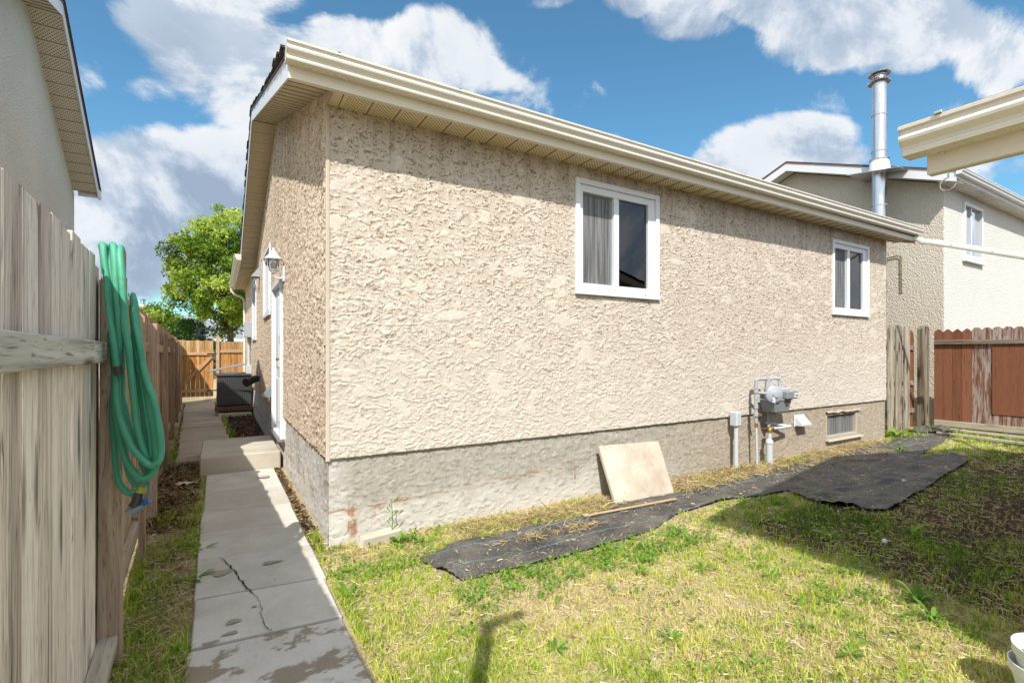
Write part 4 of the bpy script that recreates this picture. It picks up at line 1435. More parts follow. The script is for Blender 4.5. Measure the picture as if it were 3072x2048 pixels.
# the newer, browner run behind it
ff = empty('fence', (fx(-0.95), -0.95, 0), fa_, 'long brown wood fence with square posts running back along the side path to the gate', 'fence')
L0 = 0.0
yy = 0.11
while yy < 14.45:
    w = 0.138 + random.uniform(-.004, .003)
    board(w, 0.018, 1.87 + random.uniform(-.015, .012), M['farboard'], ff, (0.0, yy + w / 2, 0), z0=0.04,
          rot=(0, random.uniform(-.004, .004), random.uniform(-.02, .02)))
    yy += w + random.choice([0.003, 0.005, 0.01])
MB().cbox(-0.050, 0.040, -0.046, 0.046, 0.0, 1.87, 0.004).build('post', M['post'], ff, (0.045, 0.0, 0), False, (0, 0.010, 0.0))
MB().cbox(-0.047, 0.037, -0.043, 0.043, 1.876, 1.995, 0.004).build('post_block', M['post'], ff, (0.045, 0.0, 0), False, (0, 0.010, 0.05))
MB().prism([(-0.02, 0.0), (0.02, 0.0), (0.02, 1.76), (-0.02, 1.80)], 'y', -0.045, 0.045).build('post', M['post'], ff, (0.065, 1.40, 0))
for k, py in enumerate((2.44, 4.88, 7.32, 9.76, 12.2, 14.3)):
    MB().cbox(-0.045, 0.045, -0.045, 0.045, 0.0, 1.745 + random.uniform(-.02, .02), 0.004).build('post', M['post'], ff, (0.056, py, 0), False, (random.uniform(-.006, .006), random.uniform(-.006, .006), 0))
segs = [0.05, 2.39, 4.83, 7.27, 9.71, 12.15, 14.25]
for a, b in zip(segs[:-1], segs[1:]):
    for z in (1.55, 0.26):
        MB().cbox(0.0095, 0.047, -(b - a) / 2 + .003, (b - a) / 2 - .003, -0.045, 0.045, 0.004).build('rail', M['farrail'], ff, (0.0, (a + b) / 2 + 0.0, z))

# a tall clothes-line post stands by the fence just behind the camera; only its shadow reaches the lawn in view
cl_ = empty('clothesline_post', (-1.0, -3.945, 0), 0, 'tall timber clothesline post with a short arm beside the grey fence', 'post')
MB().cbox(-0.03, 0.03, -0.03, 0.03, 0, 2.93, 0.004).build('shaft', M['post'], cl_)
MB().cbox(-0.04, 0.22, -0.025, 0.025, 2.931, 2.98, 0.004).build('arm', M['post'], cl_)

# ------------------------------------------------------------------ gate across the side yard
GY = 13.5
gate = empty('gate', (-1.30, GY, 0), 0, 'orange cedar gate with a diagonal brace closing the side yard', 'gate')
gx0, gx1 = -1.76, -0.835
nb = 8
w = (gx1 - gx0) / nb
for k in range(nb):
    board(0.02, w - 0.006, 1.87 + random.uniform(-.01, .01), M['cedar'], gate, (gx0 + w * (k + .5) + 1.30, 0.03, 0), z0=0.18)
MB().cbox(-0.46, 0.46, -0.02, 0.018, -0.045, 0.045, 0.004).build('rail', M['cedarrail'], gate, (0.0, 0, 1.47))
MB().cbox(-0.46, 0.46, -0.02, 0.018, -0.045, 0.045, 0.004).build('rail', M['cedarrail'], gate, (0.0, 0, 0.36))
bl = math.hypot(0.82, 0.93)
MB().cbox(-bl / 2, bl / 2, -0.02, 0.017, -0.045, 0.045, 0.004).build('brace', M['cedarrail'], gate, (0.01, 0, 0.92), False, (0, -math.atan2(0.93, 0.82), 0))
for z in (1.47, 0.36):
    MB().cbox(-0.16, 0.09, -0.028, -0.021, -0.018, 0.018, 0.002).lathe([(0.016, -0.03), (0.016, 0.03), (0.0, 0.03)], (0.085, -0.03, 0), 10).build('hinge', M['darkplastic'], gate, (0.46, 0, z))
gp = empty('gate_post', (-0.72, GY, 0), 0, 'pale square timber post between the gate and the orange fence panel', 'post')
MB().cbox(-0.045, 0.045, -0.045, 0.045, 0, 1.985, 0.005).build('shaft', M['farboard'], gp)
MB().lathe([(0.045, 0), (0.055, .01), (0.0, 0.03)], (0, 0, 1.985), 4).build('post_cap', M['farboard'], gp)
pf = empty('fence', (-0.33, GY, 0), 0, 'short orange cedar fence panel between the gate post and the house', 'fence')
for k in range(7):
    board(0.02, 0.098, 1.84 + random.uniform(-.008, .008), M['cedar'], pf, (-0.30 + 0.1035 * k, 0.03, 0), z0=0.05)
for z in (1.545, 0.35):
    MB().cbox(-0.33, 0.33, -0.02, 0.018, -0.045, 0.045, 0.004).build('rail', M['cedarrail'], pf, (0.0, 0, z))
MB().cbox(-0.05, 0.05, -0.045, 0.045, 0, 1.99, 0.004).build('post', M['cedar'], pf, (0.39, 0.0, 0))

# ------------------------------------------------------------------ hose on the fence post
hose = empty('garden_hose', (-1.12, -1.05, 0.82), 0, 'coiled green garden hose hung over the grey fence end with a spray nozzle', 'hose')
FWD = Vector((math.sin(R(CAM_YAW)), math.cos(R(CAM_YAW)), 0))
RGT = Vector((math.cos(R(CAM_YAW)), -math.sin(R(CAM_YAW)), 0))


def hp(a, b, d):
    """point on the coil: a = metres to the right, b = metres up, d = metres behind the coil's front layer (coil faces the yard)"""
    base = Vector((-1.148, -0.985, 0)) - FWD * 0.085
    return base + RGT * a + FWD * d + Vector((0, 0, b))


def from_px(px, py, d=0.0):
    """a traced outline point of the coil -> metres in the coil's own plane"""
    dep = 2.235 + d
    return ((px - 1536) / 1468 * dep, 1.5 + (1058 - py) / 1468 * dep, d)


cbase = Vector((-0.723, -3.957, 0))


def coil(pts):
    out = []
    for (px, py, d) in pts:
        a, b, dd = from_px(px, py, d)
        p = cbase + FWD * (2.235 + d) + RGT * a
        out.append(Vector((p.x, p.y, b)))
    return out


def smooth_path(P, n=7):
    """Catmull-Rom through the points"""
    out = []
    Q = [P[0] * 2 - P[1]] + P + [P[-1] * 2 - P[-2]]
    for i in range(1, len(Q) - 2):
        for k in range(n):
            t = k / n
            a, b, c, d = Q[i - 1], Q[i], Q[i + 1], Q[i + 2]
            out.append(0.5 * ((2 * b) + (c - a) * t + (2 * a - 5 * b + 4 * c - d) * t * t + (3 * b - a - 3 * c + d) * t ** 3))
    out.append(P[-1])
    return out


A = lambda x, y, d: (250 + x * .2871, 700 + y * .2871, d)
B = lambda x, y, d: (250 + x * .3188, 1100 + y * .3188, d)
loops = [
    # free end, over the top, down behind and round the lowest bight, up the right
    [A(352, 1400, -.05), A(335, 1250, -.05), A(300, 1000, -.045), A(272, 760, -.03), A(248, 480, -.02), A(222, 260, -.01), A(200, 140, 0), A(186, 118, .03), A(190, 150, .07), A(215, 420, .10), A(255, 800, .10), A(300, 1150, .075), A(318, 1450, .05), B(286, 150, .05), B(276, 420, .05), B(284, 700, .045), B(306, 950, .035), B(345, 1100, .03), B(420, 1182, .03), B(505, 1165, .03), B(575, 1085, .03), B(650, 960, .03), B(690, 840, .035), B(700, 700, .035), B(668, 480, .04), B(625, 250, .04), B(580, 60, .045), A(600, 1300, .05), A(556, 1000, .055), A(528, 740, .07), A(505, 640, .10)],
    # second loop
    [A(250, 150, .07), A(256, 160, .03), A(278, 330, .0), A(308, 560, -.005), A(330, 800, 0), A(342, 1080, .0), A(345, 1350, .015), B(300, 30, .02), B(292, 200, 0.01), B(312, 430, 0), B(345, 640, -.01), B(395, 830, -.015), B(465, 975, -.02), B(560, 1048, -.02), B(640, 1018, -.015), B(678, 930, -.01), B(686, 800, 0), B(662, 560, .005), B(625, 330, .01), B(575, 90, .015), A(572, 1270, .02), A(545, 1050, .03), A(524, 820, .05), A(510, 660, .09)],
    # third loop, the big front bight
    [A(300, 150, .07), A(302, 116, .03), A(318, 180, -.01), A(345, 420, -.03), A(365, 650, -.035), A(373, 900, -.035), A(372, 1150, -.03), B(312, 40, -.03), B(308, 150, -.035), B(322, 330, -.04), B(350, 480, -.045), B(400, 640, -.05), B(465, 760, -.05), B(550, 868, -.05), B(635, 928, -.045), B(700, 900, -.04), B(732, 810, -.035), B(732, 660, -.03), B(702, 480, -.025), B(655, 300, -.02), B(605, 150, -.01), B(560, 0, 0), A(610, 1330, .005), A(575, 1120, .01), A(543, 930, .03), A(520, 720, .06), A(505, 640, .09)],
    # fourth, inner
    [A(400, 200, .08), A(396, 164, .03), A(398, 230, -.01), A(410, 480, -.03), A(424, 720, -.035), A(440, 960, -.035), A(462, 1200, -.035), A(492, 1420, -.03), B(456, 120, -.03), B(478, 320, -.028), B(508, 540, -.025), B(550, 720, -.02), B(592, 850, -.015), B(622, 870, .0), B(645, 780, .01), B(628, 560, .01), B(590, 340, .012), B(550, 130, .015), A(545, 1250, .02), A(532, 980, .03), A(520, 760, .06)],
    # fifth, half hidden behind
    [A(395, 1000, .05), A(400, 1250, .045), B(368, 60, .04), B(368, 250, .03), B(395, 400, .025), B(430, 560, .02), B(470, 700, .02), B(525, 800, .025), B(580, 985, .03), B(612, 990, .035), B(630, 880, .035), B(600, 620, .03), B(570, 400, .03), B(540, 200, .035), A(535, 1330, .04), A(520, 1050, .05)],
    [B(365, 100, .06), B(385, 500, .055), B(410, 800, .05), B(440, 1020, .045), B(490, 1100, .04), B(545, 1095, .04), B(590, 1050, .045), B(615, 900, .05), B(600, 700, .055)],
]
hm = MB()
for lp in loops:
    sp0 = smooth_path([q + Vector((random.gauss(0, .0022), random.gauss(0, .0022), random.gauss(0, .003))) for q in coil(lp)], 6)
    hm.tube(sp0, 0.0142, 10, True, [0.0142 * (1 + 0.05 * math.sin(i * .37 + len(lp))) for i in range(len(sp0))])
hm.v = [(x + 1.12, y + 1.05, z - 0.82) for (x, y, z) in hm.v]
hm.build('hose', M['hose'], hose, None, True)


def hloc(pts):
    return [Vector((p.x + 1.12, p.y + 1.05, p.z - 0.82)) for p in coil(pts)]


e = hloc([A(352, 1390, -.05), A(358, 1420, -.05), A(362, 1440, -.05), A(368, 1474, -.05)])
MB().tube(e, 0.016, 12, True, [0.0165, 0.0175, 0.0165, 0.0165]).build('coupling', M['coupling'], hose, None, True)
nz = hloc([B(560, 1120, .03), B(540, 1170, .03), B(522, 1200, .02)])
MB().tube(nz, 0.016, 12).build('nozzle_collar', M['yellowplastic'], hose, None, True)
nz = hloc([B(524, 1190, .02), B(505, 1260, .01), B(470, 1320, 0)])
MB().tube(nz, 0.02, 12, True, [0.018, 0.021, 0.022]).build('nozzle_grip', M['darkplastic'], hose, None, True)
nz = hloc([B(560, 1310, .02), B(500, 1340, 0), B(450, 1365, -.01), B(432, 1385, -.015)])
MB().tube(nz, 0.02, 14, True, [0.014, 0.017, 0.022, 0.027]).build('nozzle_head', M['greyplastic'], hose, None, True)
nz = hloc([B(545, 1300, .02), B(580, 1270, .02), B(625, 1255, .02)])
MB().tube(nz, 0.013, 12, True, [0.013, 0.014, 0.012]).build('nozzle_valve', M['blueplastic'], hose, None, True)
nz = hloc([B(600, 1090, .03), B(625, 1110, .025), B(622, 1160, .02), B(596, 1220, .02), B(570, 1280, .02)])
MB().tube(smooth_path(nz, 4), 0.008, 8).build('trigger', M['greyplastic'], hose, None, True)

# ------------------------------------------------------------------ lantern by the door
lan = empty('wall_lantern', (0, 2.72, 2.44), 0, 'white carriage lamp with a cone shade beside the side door', 'lamp')
ld = MB().cbox(-0.035, -0.008, -0.055, 0.055, -0.06, 0.13, 0.008).build('back_plate', M['vinyl'], lan)
MB().tube(smooth_path([Vector((-0.03, 0, 0.0)), Vector((-0.07, 0, -0.02)), Vector((-0.12, 0, 0.0)), Vector((-0.135, 0, 0.05))], 5), 0.010, 8).build('arm', M['vinyl'], lan, None, True)
MB().lathe([(0.0, 0.04), (0.03, 0.045), (0.035, 0.06), (0.052, 0.075), (0.056, 0.085)], (-0.135, 0, 0), 16).build('cup', M['vinyl'], lan, None, True)
MB().lathe([(0.05, 0.085), (0.062, 0.13), (0.066, 0.21)], (-0.135, 0, 0), 16).build('lamp_glass', M['glass'], lan, None, True)
MB().lathe([(0.018, 0.09), (0.03, 0.13), (0.028, 0.16), (0.0, 0.185)], (-0.135, 0, 0), 12).build('bulb', M['vinyl'], lan, None, True)
for k in range(4):
    an = math.pi / 4 + k * math.pi / 2
    MB().tube([(-0.135 + .055 * math.cos(an), .055 * math.sin(an), 0.08), (-0.135 + .068 * math.cos(an), .068 * math.sin(an), 0.212)], 0.004, 6).build('cage_bar', M['vinyl'], lan)
MB().lathe([(0.0, 0.207), (0.105, 0.205), (0.108, 0.214), (0.055, 0.265), (0.03, 0.30), (0.026, 0.315), (0.014, 0.325), (0.012, 0.345), (0.0, 0.36)], (-0.135, 0, 0), 20).build('shade', M['vinyl'], lan, None, True)

# ------------------------------------------------------------------ air conditioner
ac = empty('air_conditioner', (-0.38, 9.75, 0.0), 0, 'black wrapped air conditioner on a concrete pad beside the side path', 'air conditioner')
MB().cbox(-0.36, 0.34, -0.34, 0.36, 0.24, 0.93, 0.03).build('cabinet', M['acbody'], ac)
tp = MB().cbox(-0.38, 0.36, -0.36, 0.38, 0.93, 1.0, 0.025).build('top_cover', M['acbody'], ac)
MB().lathe([(0.27, 0.0), (0.27, 0.02), (0.24, 0.03), (0.0, 0.035)], (-0.01, 0.01, 1.0), 20).build('fan_guard', M['acgrille'], tp, None, True)
gm = MB()
for k in range(15):
    gm.box(-0.35, 0.33, -0.352, -0.345, 0.275 + k * 0.044, 0.282 + k * 0.044)
for k in range(16):
    gm.box(-0.345 + k * 0.0445, -0.340 + k * 0.0445, -0.358, -0.3525, 0.26, 0.915)
gm.build('grille', M['acgrille'], ac)
MB().add([(0.0, -0.365, 0.62), (0.36, -0.40, 0.60), (0.37, -0.40, 0.90), (0.02, -0.366, 0.91), (0.0, -0.36, 0.62), (0.36, -0.36, 0.60), (0.37, -0.36, 0.90), (0.02, -0.36, 0.91)],
         [(0, 1, 2, 3), (0, 4, 5, 1), (1, 5, 6, 2), (2, 6, 7, 3), (3, 7, 4, 0)]).build('loose_flap', M['acbody'], ac)
MB().cbox(-0.40, 0.38, -0.38, 0.38, 0.12, 0.235, 0.01).build('timber_base', M['rust'], ac)
MB().cbox(-0.34, 0.36, -0.52, 0.5, 0.0, 0.085, 0.01).build('concrete_pad', M['step'], ac)
MB().tube(smooth_path([Vector((0.30, -0.2, 0.5)), Vector((0.36, -0.42, 0.6)), Vector((0.40, -0.30, 0.95)), Vector((0.38, 0.5, 1.2))], 6), 0.022, 8).build('coolant_line', M['darkplastic'], ac, None, True)
sheet = MB().cbox(-0.55, 0.30, -0.35, 0.35, -0.012, 0.012, 0.004).build('leaning_sheet', M['gasdark'], None, (-0.40, 10.65, 1.15), False, (0.0, -0.22, 0.1))
tag(sheet, 'dark flat cover board propped behind the black air conditioner', 'board')

em = empty('electric_meter', (0, 10.2, 1.2), 0, 'grey electric meter box with white conduits on the far side wall', 'meter')
MB().cbox(-0.16, -0.008, -0.55, -0.15, 0.68, 1.05, 0.006).build('panel_box', M['gaspaint'], em)
MB().cbox(-0.13, -0.008, 0.25, 0.55, 0.70, 1.1, 0.006).build('meter_base', M['gaspaint'], em)
MB().lathe([(0.08, 0.0), (0.085, -0.05), (0.06, -0.10), (0.0, -0.105)], (-0.13, 0.4, 0.93), 16, 'x').build('dial_glass', M['glass'], em, None, True)
MB().tube([(-0.06, -0.35, 0.68), (-0.06, -0.35, -0.1)], 0.035, 10).build('conduit', M['conduit'], em, None, True)
MB().tube([(-0.07, -0.45, -0.1), (-0.07, -0.45, -1.2)], 0.042, 10).build('conduit', M['conduit'], em, None, True)
MB().cbox(-0.13, -0.008, -0.53, -0.30, -0.32, 0.0, 0.006).build('junction_box', M['conduit'], em)
MB().cbox(-0.12, -0.008, -0.56, -0.36, -0.62, -0.40, 0.006).build('junction_box', M['conduit'], em)

# ------------------------------------------------------------------ gas meter on the long wall
gmr = empty('gas_meter', (5.45, -0.15, 0), 0, 'grey gas meter with a round regulator on pipes at the foundation', 'gas meter')


def tb(name, pts, r, mat, radii=None, sm=5, parent=gmr, n=12):
    P = [Vector((p[0] - 5.45, p[1] + 0.15, p[2])) for p in pts]
    if sm:
        P = smooth_path(P, sm)
    return MB().tube(P, r, n, True, radii).build(name, mat, parent, None, True)


tb('riser', [(5.285, -.15, 0.0), (5.275, -.15, .30), (5.265, -.15, .55)], 0.015, M['conduit'])
tb('brass_collar', [(5.265, -.15, .54), (5.265, -.15, .59)], 0.021, M['brass'], sm=0)
tb('riser', [(5.262, -.15, .59), (5.26, -.15, 1.10), (5.262, -.15, 1.135), (5.29, -.15, 1.152), (5.45, -.15, 1.155), (5.49, -.15, 1.148), (5.50, -.15, 1.12), (5.50, -.15, 1.03)], 0.020, M['gaspaint'])
for (a, z, r) in ((5.26, 0.70, .034), (5.26, 0.80, .028), (5.26, 0.92, .027), (5.26, 1.00, .030), (5.26, 1.06, .026)):
    MB().lathe([(0.0, -.022), (r, -.022), (r, .022), (0.0, .022)], (a - 5.45, 0, z), 8).build('pipe_fitting', M['gaspaint'], gmr)
MB().cbox(-0.012, 0.012, -0.055, 0.012, -0.012, 0.012, 0.003).build('valve_handle', M['brass'], gmr, (5.265 - 5.45, -0.02, 0.70))
tb('regulator_arm', [(5.27, -.15, .985), (5.36, -.19, .975), (5.45, -.21, .965)], 0.018, M['gaspaint'], sm=0)
MB().lathe([(0.0, -0.065), (0.035, -0.063), (0.045, -0.045), (0.10, -0.03), (0.112, -0.022), (0.112, 0.018), (0.10, 0.025), (0.045, 0.05), (0.0, 0.055)], (0, 0, 0), 28, 'y').build('regulator', M['gaspaint'], gmr, (0.05, -0.09, 0.96), True, (0, 0, -0.5))
tb('regulator_vent', [(5.47, -.25, .93), (5.46, -.27, .88), (5.45, -.27, .85)], 0.026, M['gaspaint'], sm=0)
MB().cbox(0.11, 0.42, -0.10, 0.09, 0.885, 1.035, 0.02).build('meter_top', M['gaspaint'], gmr)
mb_ = MB()
mb_.add([(0.03, -.11, .875), (0.43, -.11, .875), (0.43, .09, .875), (0.03, .09, .875), (0.08, -.09, .72), (0.40, -.09, .72), (0.40, .08, .72), (0.08, .08, .72)],
        [(0, 1, 2, 3), (7, 6, 5, 4), (0, 4, 5, 1), (1, 5, 6, 2), (2, 6, 7, 3), (3, 7, 4, 0)])
mb_.build('meter_body', M['gasdark'], gmr)
MB().cbox(0.02, 0.44, -0.12, 0.10, 0.872, 0.888, 0.003).build('flange', M['gaspaint'], gmr)
ix = MB().cbox(0.24, 0.50, -0.165, -0.10, 0.89, 0.99, 0.01).build('index_box', M['gasdark'], gmr)
MB().cbox(0.40, 0.495, -0.172, -0.1655, 0.905, 0.965, 0.002).build('dial_plate', M['vinyl'], ix)
for k in range(4):
    MB().cbox(0.415 + .018 * k, 0.425 + .018 * k, -0.1745, -0.1722, 0.925, 0.945, 0.0005).build('dial_digit', M['darkplastic'], ix)
MB().cbox(0.30, 0.37, -0.112, -0.1102, 0.80, 0.84, 0.001).build('warning_label', M['rust'], gmr)
tb('outlet', [(5.79, -.15, 1.03), (5.79, -.15, 1.11), (5.785, -.15, 1.14), (5.76, -.145, 1.155), (5.70, -.11, 1.157), (5.665, -.09, 1.145), (5.655, -.08, 1.12), (5.655, -.08, .50)], 0.020, M['gaspaint'])
tb('outlet', [(5.655, -.08, .52), (5.655, -.06, .47), (5.655, 0.03, .46)], 0.019, M['rust'])
tb('vent_pipe', [(5.555, -.15, -.02), (5.555, -.15, .30)], 0.043, M['conduit'], sm=0)
tb('vent_pipe', [(5.555, -.15, .30), (5.557, -.15, .34), (5.56, -.15, .36)], 0.03, M['conduit'], [0.050, 0.046, 0.028], sm=0)
tb('vent_pipe', [(5.56, -.15, .35), (5.565, -.15, .455)], 0.024, M['conduit'], sm=0)
tb('brass_elbow', [(5.565, -.15, .44), (5.566, -.15, .475), (5.585, -.147, .492), (5.63, -.145, .492)], 0.028, M['brass'])
tb('vent_pipe', [(5.62, -.145, .492), (5.80, -.14, .48), (6.12, -.11, .475)], 0.020, M['conduit'])
tb('vent_pipe', [(5.70, -.01, .545), (5.9, -.06, .51), (6.12, -.11, .478)], 0.020, M['conduit'])
cd = empty('conduit_riser', (4.915, -0.10, 0), 0, 'white conduit with a small box left of the gas meter', 'conduit')
MB().tube([(0, 0, -0.02), (0, 0, 0.58)], 0.027, 12).build('pipe', M['conduit'], cd, None, True)
MB().cbox(-0.05, 0.05, -0.045, 0.06, 0.57, 0.755, 0.012).build('box', M['conduit'], cd)

# ------------------------------------------------------------------ slab leaning on the foundation, stone, lath, litter
ls = MB().cbox(-0.395, 0.395, -0.028, 0.028, 0.0, 0.60, 0.012)
ls.v = [(x * (1.0 if z < 0.3 else 1.04) + (0.03 if z > .3 else 0), y, z - (0.02 if (x > 0.3 and z > .5) else 0)) for (x, y, z) in ls.v]
ls = ls.build('paving_slab', M['leanslab'], None, (3.02, -0.375, 0.005), False, (-0.50, 0, R(-3)))
tag(ls, 'pale square paving slab leaning against the grey foundation', 'slab')
sb = MB().cbox(-0.18, 0.18, -0.05, 0.05, -0.02, 0.085, 0.02)
sb.v = [(x + random.uniform(-.012, .012), y + random.uniform(-.008, .008), z + random.uniform(-.008, .008)) for (x, y, z) in sb.v]
sb = sb.build('concrete_lump', M['stone'], None, (0.38, -0.085, 0.0), False, (0, 0, 0.12))
tag(sb, 'long pale concrete lump at the foot of the house corner', 'rubble')
lt = MB().cbox(-0.56, 0.56, -0.011, 0.011, -0.004, 0.008, 0.002).build('wooden_lath', M['lath'], None, (2.62, -0.60, 0.052), False, (0, 0.004, R(-3.0)))
tag(lt, 'thin raw wooden lath lying on the black fabric', 'stick')
V = []
for k in range(24):
    an = 2 * math.pi * k / 24
    rr = 0.05 + 0.035 * random.random()
    V.append((math.cos(an) * rr * 1.4, math.sin(an) * rr * 0.7, 0.01 + 0.03 * random.random()))
V.append((0, 0, 0.035))
pp = MB().add(V, [(k, (k + 1) % 24, 24) for k in range(24)]).build('litter', M['paper'], None, (-1.02, 2.62, 0.02))
tag(pp, 'crumpled pale scrap on the dirt beside the step', 'litter')

# ------------------------------------------------------------------ landscape fabric
def fabric_sheet(name, outline, z0, seed, wrinkle, lbl, cell=0.0125, fray=0.012):
    P = np.array(outline)
    x = np.arange(P[:, 0].min() - .05, P[:, 0].max() + .05, cell)
    y = np.arange(P[:, 1].min() - .05, P[:, 1].max() + .05, cell)
    X, Y = np.meshgrid(x, y)
    jx = X + fray * fbm(X * 3, Y * 3, seed, 2)
    jy = Y + fray * fbm(X * 3 + 7, Y * 3, seed + 1, 2)
    ins = in_poly(jx, jy, P)
    rid = fbm(X * 0.9 + 2.2 * Y, Y * 5.0, seed + 2, 3)
    Z = z0 + 0.004 + wrinkle * (np.maximum(0, rid + 0.05) ** 1.5 + 0.8 * np.abs(fbm(X * 2.2 + 3 * Y, Y * 3.0 - X * .6, seed + 5, 3))) + 0.004 * fbm(X * 9, Y * 9, seed + 3, 2) + np.maximum(0, ground_h(X, Y))
    idx = np.arange(X.size).reshape(X.shape)
    q = np.stack([idx[:-1, :-1], idx[:-1, 1:], idx[1:, 1:], idx[1:, :-1]], -1)
    keep = ins[:-1, :-1] & ins[1:, 1:] & ins[1:, :-1] & ins[:-1, 1:]
    q = q[keep].reshape(-1, 4)
    used = np.unique(q)
    mp = -np.ones(X.size, int)
    mp[used] = np.arange(len(used))
    Vv = np.stack([X, Y, Z], -1).reshape(-1, 3)[used]
    o = arr_mesh(name, Vv, mp[q], None, M['fabric'], None, True)
    return tag(o, lbl, 'ground cloth')


def in_poly(X, Y, P):
    ins = np.zeros(X.shape, bool)
    n = len(P)
    for i in range(n):
        x1, y1 = P[i]
        x2, y2 = P[(i + 1) % n]
        c = ((y1 > Y) != (y2 > Y)) & (X < (x2 - x1) * (Y - y1) / (y2 - y1 + 1e-12) + x1)
        ins ^= c
    return ins


FAB1 = [(0.50, -0.60), (0.64, -1.06), (1.28, -1.10), (1.75, -1.09), (2.42, -1.06), (2.9, -0.88), (3.6, -0.84), (4.6, -0.98), (6.2, -1.05), (7.6, -1.0), (9.6, -0.7), (11.1, -0.35),
        (11.2, 0.05), (9.4, -0.12), (7.0, -0.24), (5.2, -0.34), (4.2, -0.42), (3.45, -0.40), (2.62, -0.41), (1.85, -0.50), (0.9, -0.42)]
FAB2 = [(4.45, -1.00), (4.38, -1.40), (4.62, -1.86), (5.2, -1.78), (5.8, -1.72), (6.6, -1.62), (8.3, -1.42), (8.6, -1.15), (7.5, -0.92), (6.0, -0.94)]
FAB3 = [(10.2, 0.10), (10.35, -0.25), (11.0, -0.45), (11.38, -0.35), (11.4, 0.0), (10.9, 0.16)]
fabric_sheet('landscape_fabric', FAB1, 0.010, 801, 0.036, 'long black landscape fabric strip along the foundation')
fabric_sheet('landscape_fabric', FAB2, 0.020, 821, 0.055, 'wrinkled black fabric sheet lying in shade in front of the long strip')
fabric_sheet('landscape_fabric', FAB3, 0.035, 841, 0.10, 'bunched black fabric scrap at the foot of the brown fence', 0.02)

# ------------------------------------------------------------------ right-hand fences
wf = empty('fence', (10.5, 0.24, 0), 0, 'weathered grey round-topped picket panel between the house corner and the brown fence', 'fence')
for (cx, w, h, dy, mt) in ((9.80, 0.17, 1.98, 0.28, 'oldpicket'), (10.07, 0.225, 1.985, 0.0, 'oldpicket'), (10.40, 0.27, 2.0, 0.0, 'oldpicket'), (10.75, 0.23, 1.99, 0.0, 'oldpicket'),
                           (11.12, 0.40, 1.93, 0.10, 'redpaint')):
    board(0.025, w, 0, M[mt], wf, (cx - 10.5, dy, 0)) if False else None
    pts = [(-w / 2, 0.0), (w / 2, 0.0)] + [(math.cos(math.pi * i / 8) * w / 2, h - w * .35 + math.sin(math.pi * i / 8) * w * .35) for i in range(9)]
    MB().prism(pts, 'y', -0.012, 0.012).build('board', M[mt], wf, (cx - 10.5, dy, 0.03))
for z in (1.6, 0.9, 0.35):
    MB().cbox(-0.9, 0.75, 0.02, 0.055, -0.045, 0.045, 0.004).build('rail', M['greyrail'], wf, (0, 0.03 if z != 0.9 else 0.031, z))
MB().cbox(-0.045, 0.045, -0.045, 0.045, 0, 2.55, 0.004).build('post', M['post'], wf, (-0.36, 0.40, 0))
MB().cbox(-0.10, 0.10, -0.012, 0.012, 0, 2.26, 0.01).build('slat', M['bluegrey'], wf, (-0.72, 0.60, 0))
bp = MB()
w = 0.30
pts = [(-w / 2, 0.0), (w / 2, 0.0)] + [(math.cos(math.pi * i / 8) * w / 2, 2.02 - w * .25 + math.sin(math.pi * i / 8) * w * .25) for i in range(9)]
tp_ = bp.prism(pts, 'y', -0.05, 0.05).build('gate_post', M['oldpicket'], None, (11.40, 0.20, 0.02))
tag(tp_, 'thick grey weathered post with flaking black patches at the end of the brown fence', 'post')
rf = empty('fence', (11.52, -2.0, 0), 0, 'brown painted fence with peeling pointed boards on the right', 'fence')
yb = 0.075
k = 0
while yb > -4.6:
    w = 0.143
    mt = 'redpaint' if k < 4 else ('peeling' if k < 9 else ('redpaint' if k % 3 else 'peeling'))
    board(w - 0.004, 0.02, 1.965 + (0.012 if k >= 4 else 0) + random.uniform(-.006, .006), M[mt], rf, (0.03 + random.uniform(-.002, .002), yb - w / 2 + 2.0, 0), top='point' if k < 4 else 'dog', z0=0.12 + (0.06 if k > 9 else 0),
          rot=(0, 0, random.uniform(-.015, .015)))
    yb -= w
    k += 1
MB().cbox(-0.03, 0.018, -2.45, 2.06, -0.042, 0.042, 0.004).build('rail', M['greyrail'], rf, (0, 0, 1.705))
MB().cbox(-0.03, 0.018, -2.45, 2.06, -0.055, 0.055, 0.004).build('rail', M['palerail'], rf, (-0.002, 0, 0.12))
MB().cbox(-0.014, 0.0, -1.65, 1.215, 0.365, 1.655, 0.003).build('plywood_patch', M['redply'], rf, (0.018, 0, 0))
for (x, y, l, rz, lb) in ((11.12, -1.1, 1.9, R(86), 'upper grey plank lying on the grass along the brown fence'), (10.35, -1.25, 1.9, R(80), 'lower pale plank half sunk in the grass before the brown fence')):
    pk = MB().cbox(-l / 2, l / 2, -0.045, 0.045, -0.02, 0.02, 0.004).build('plank', M['lath'] if False else M['cedarrail'], None, (x, y, 0.05), False, (0.05, 0.0, rz))
    pk.data.materials[0] = M['palerail']
    tag(pk, lb, 'plank', 'planks lying by the brown fence')

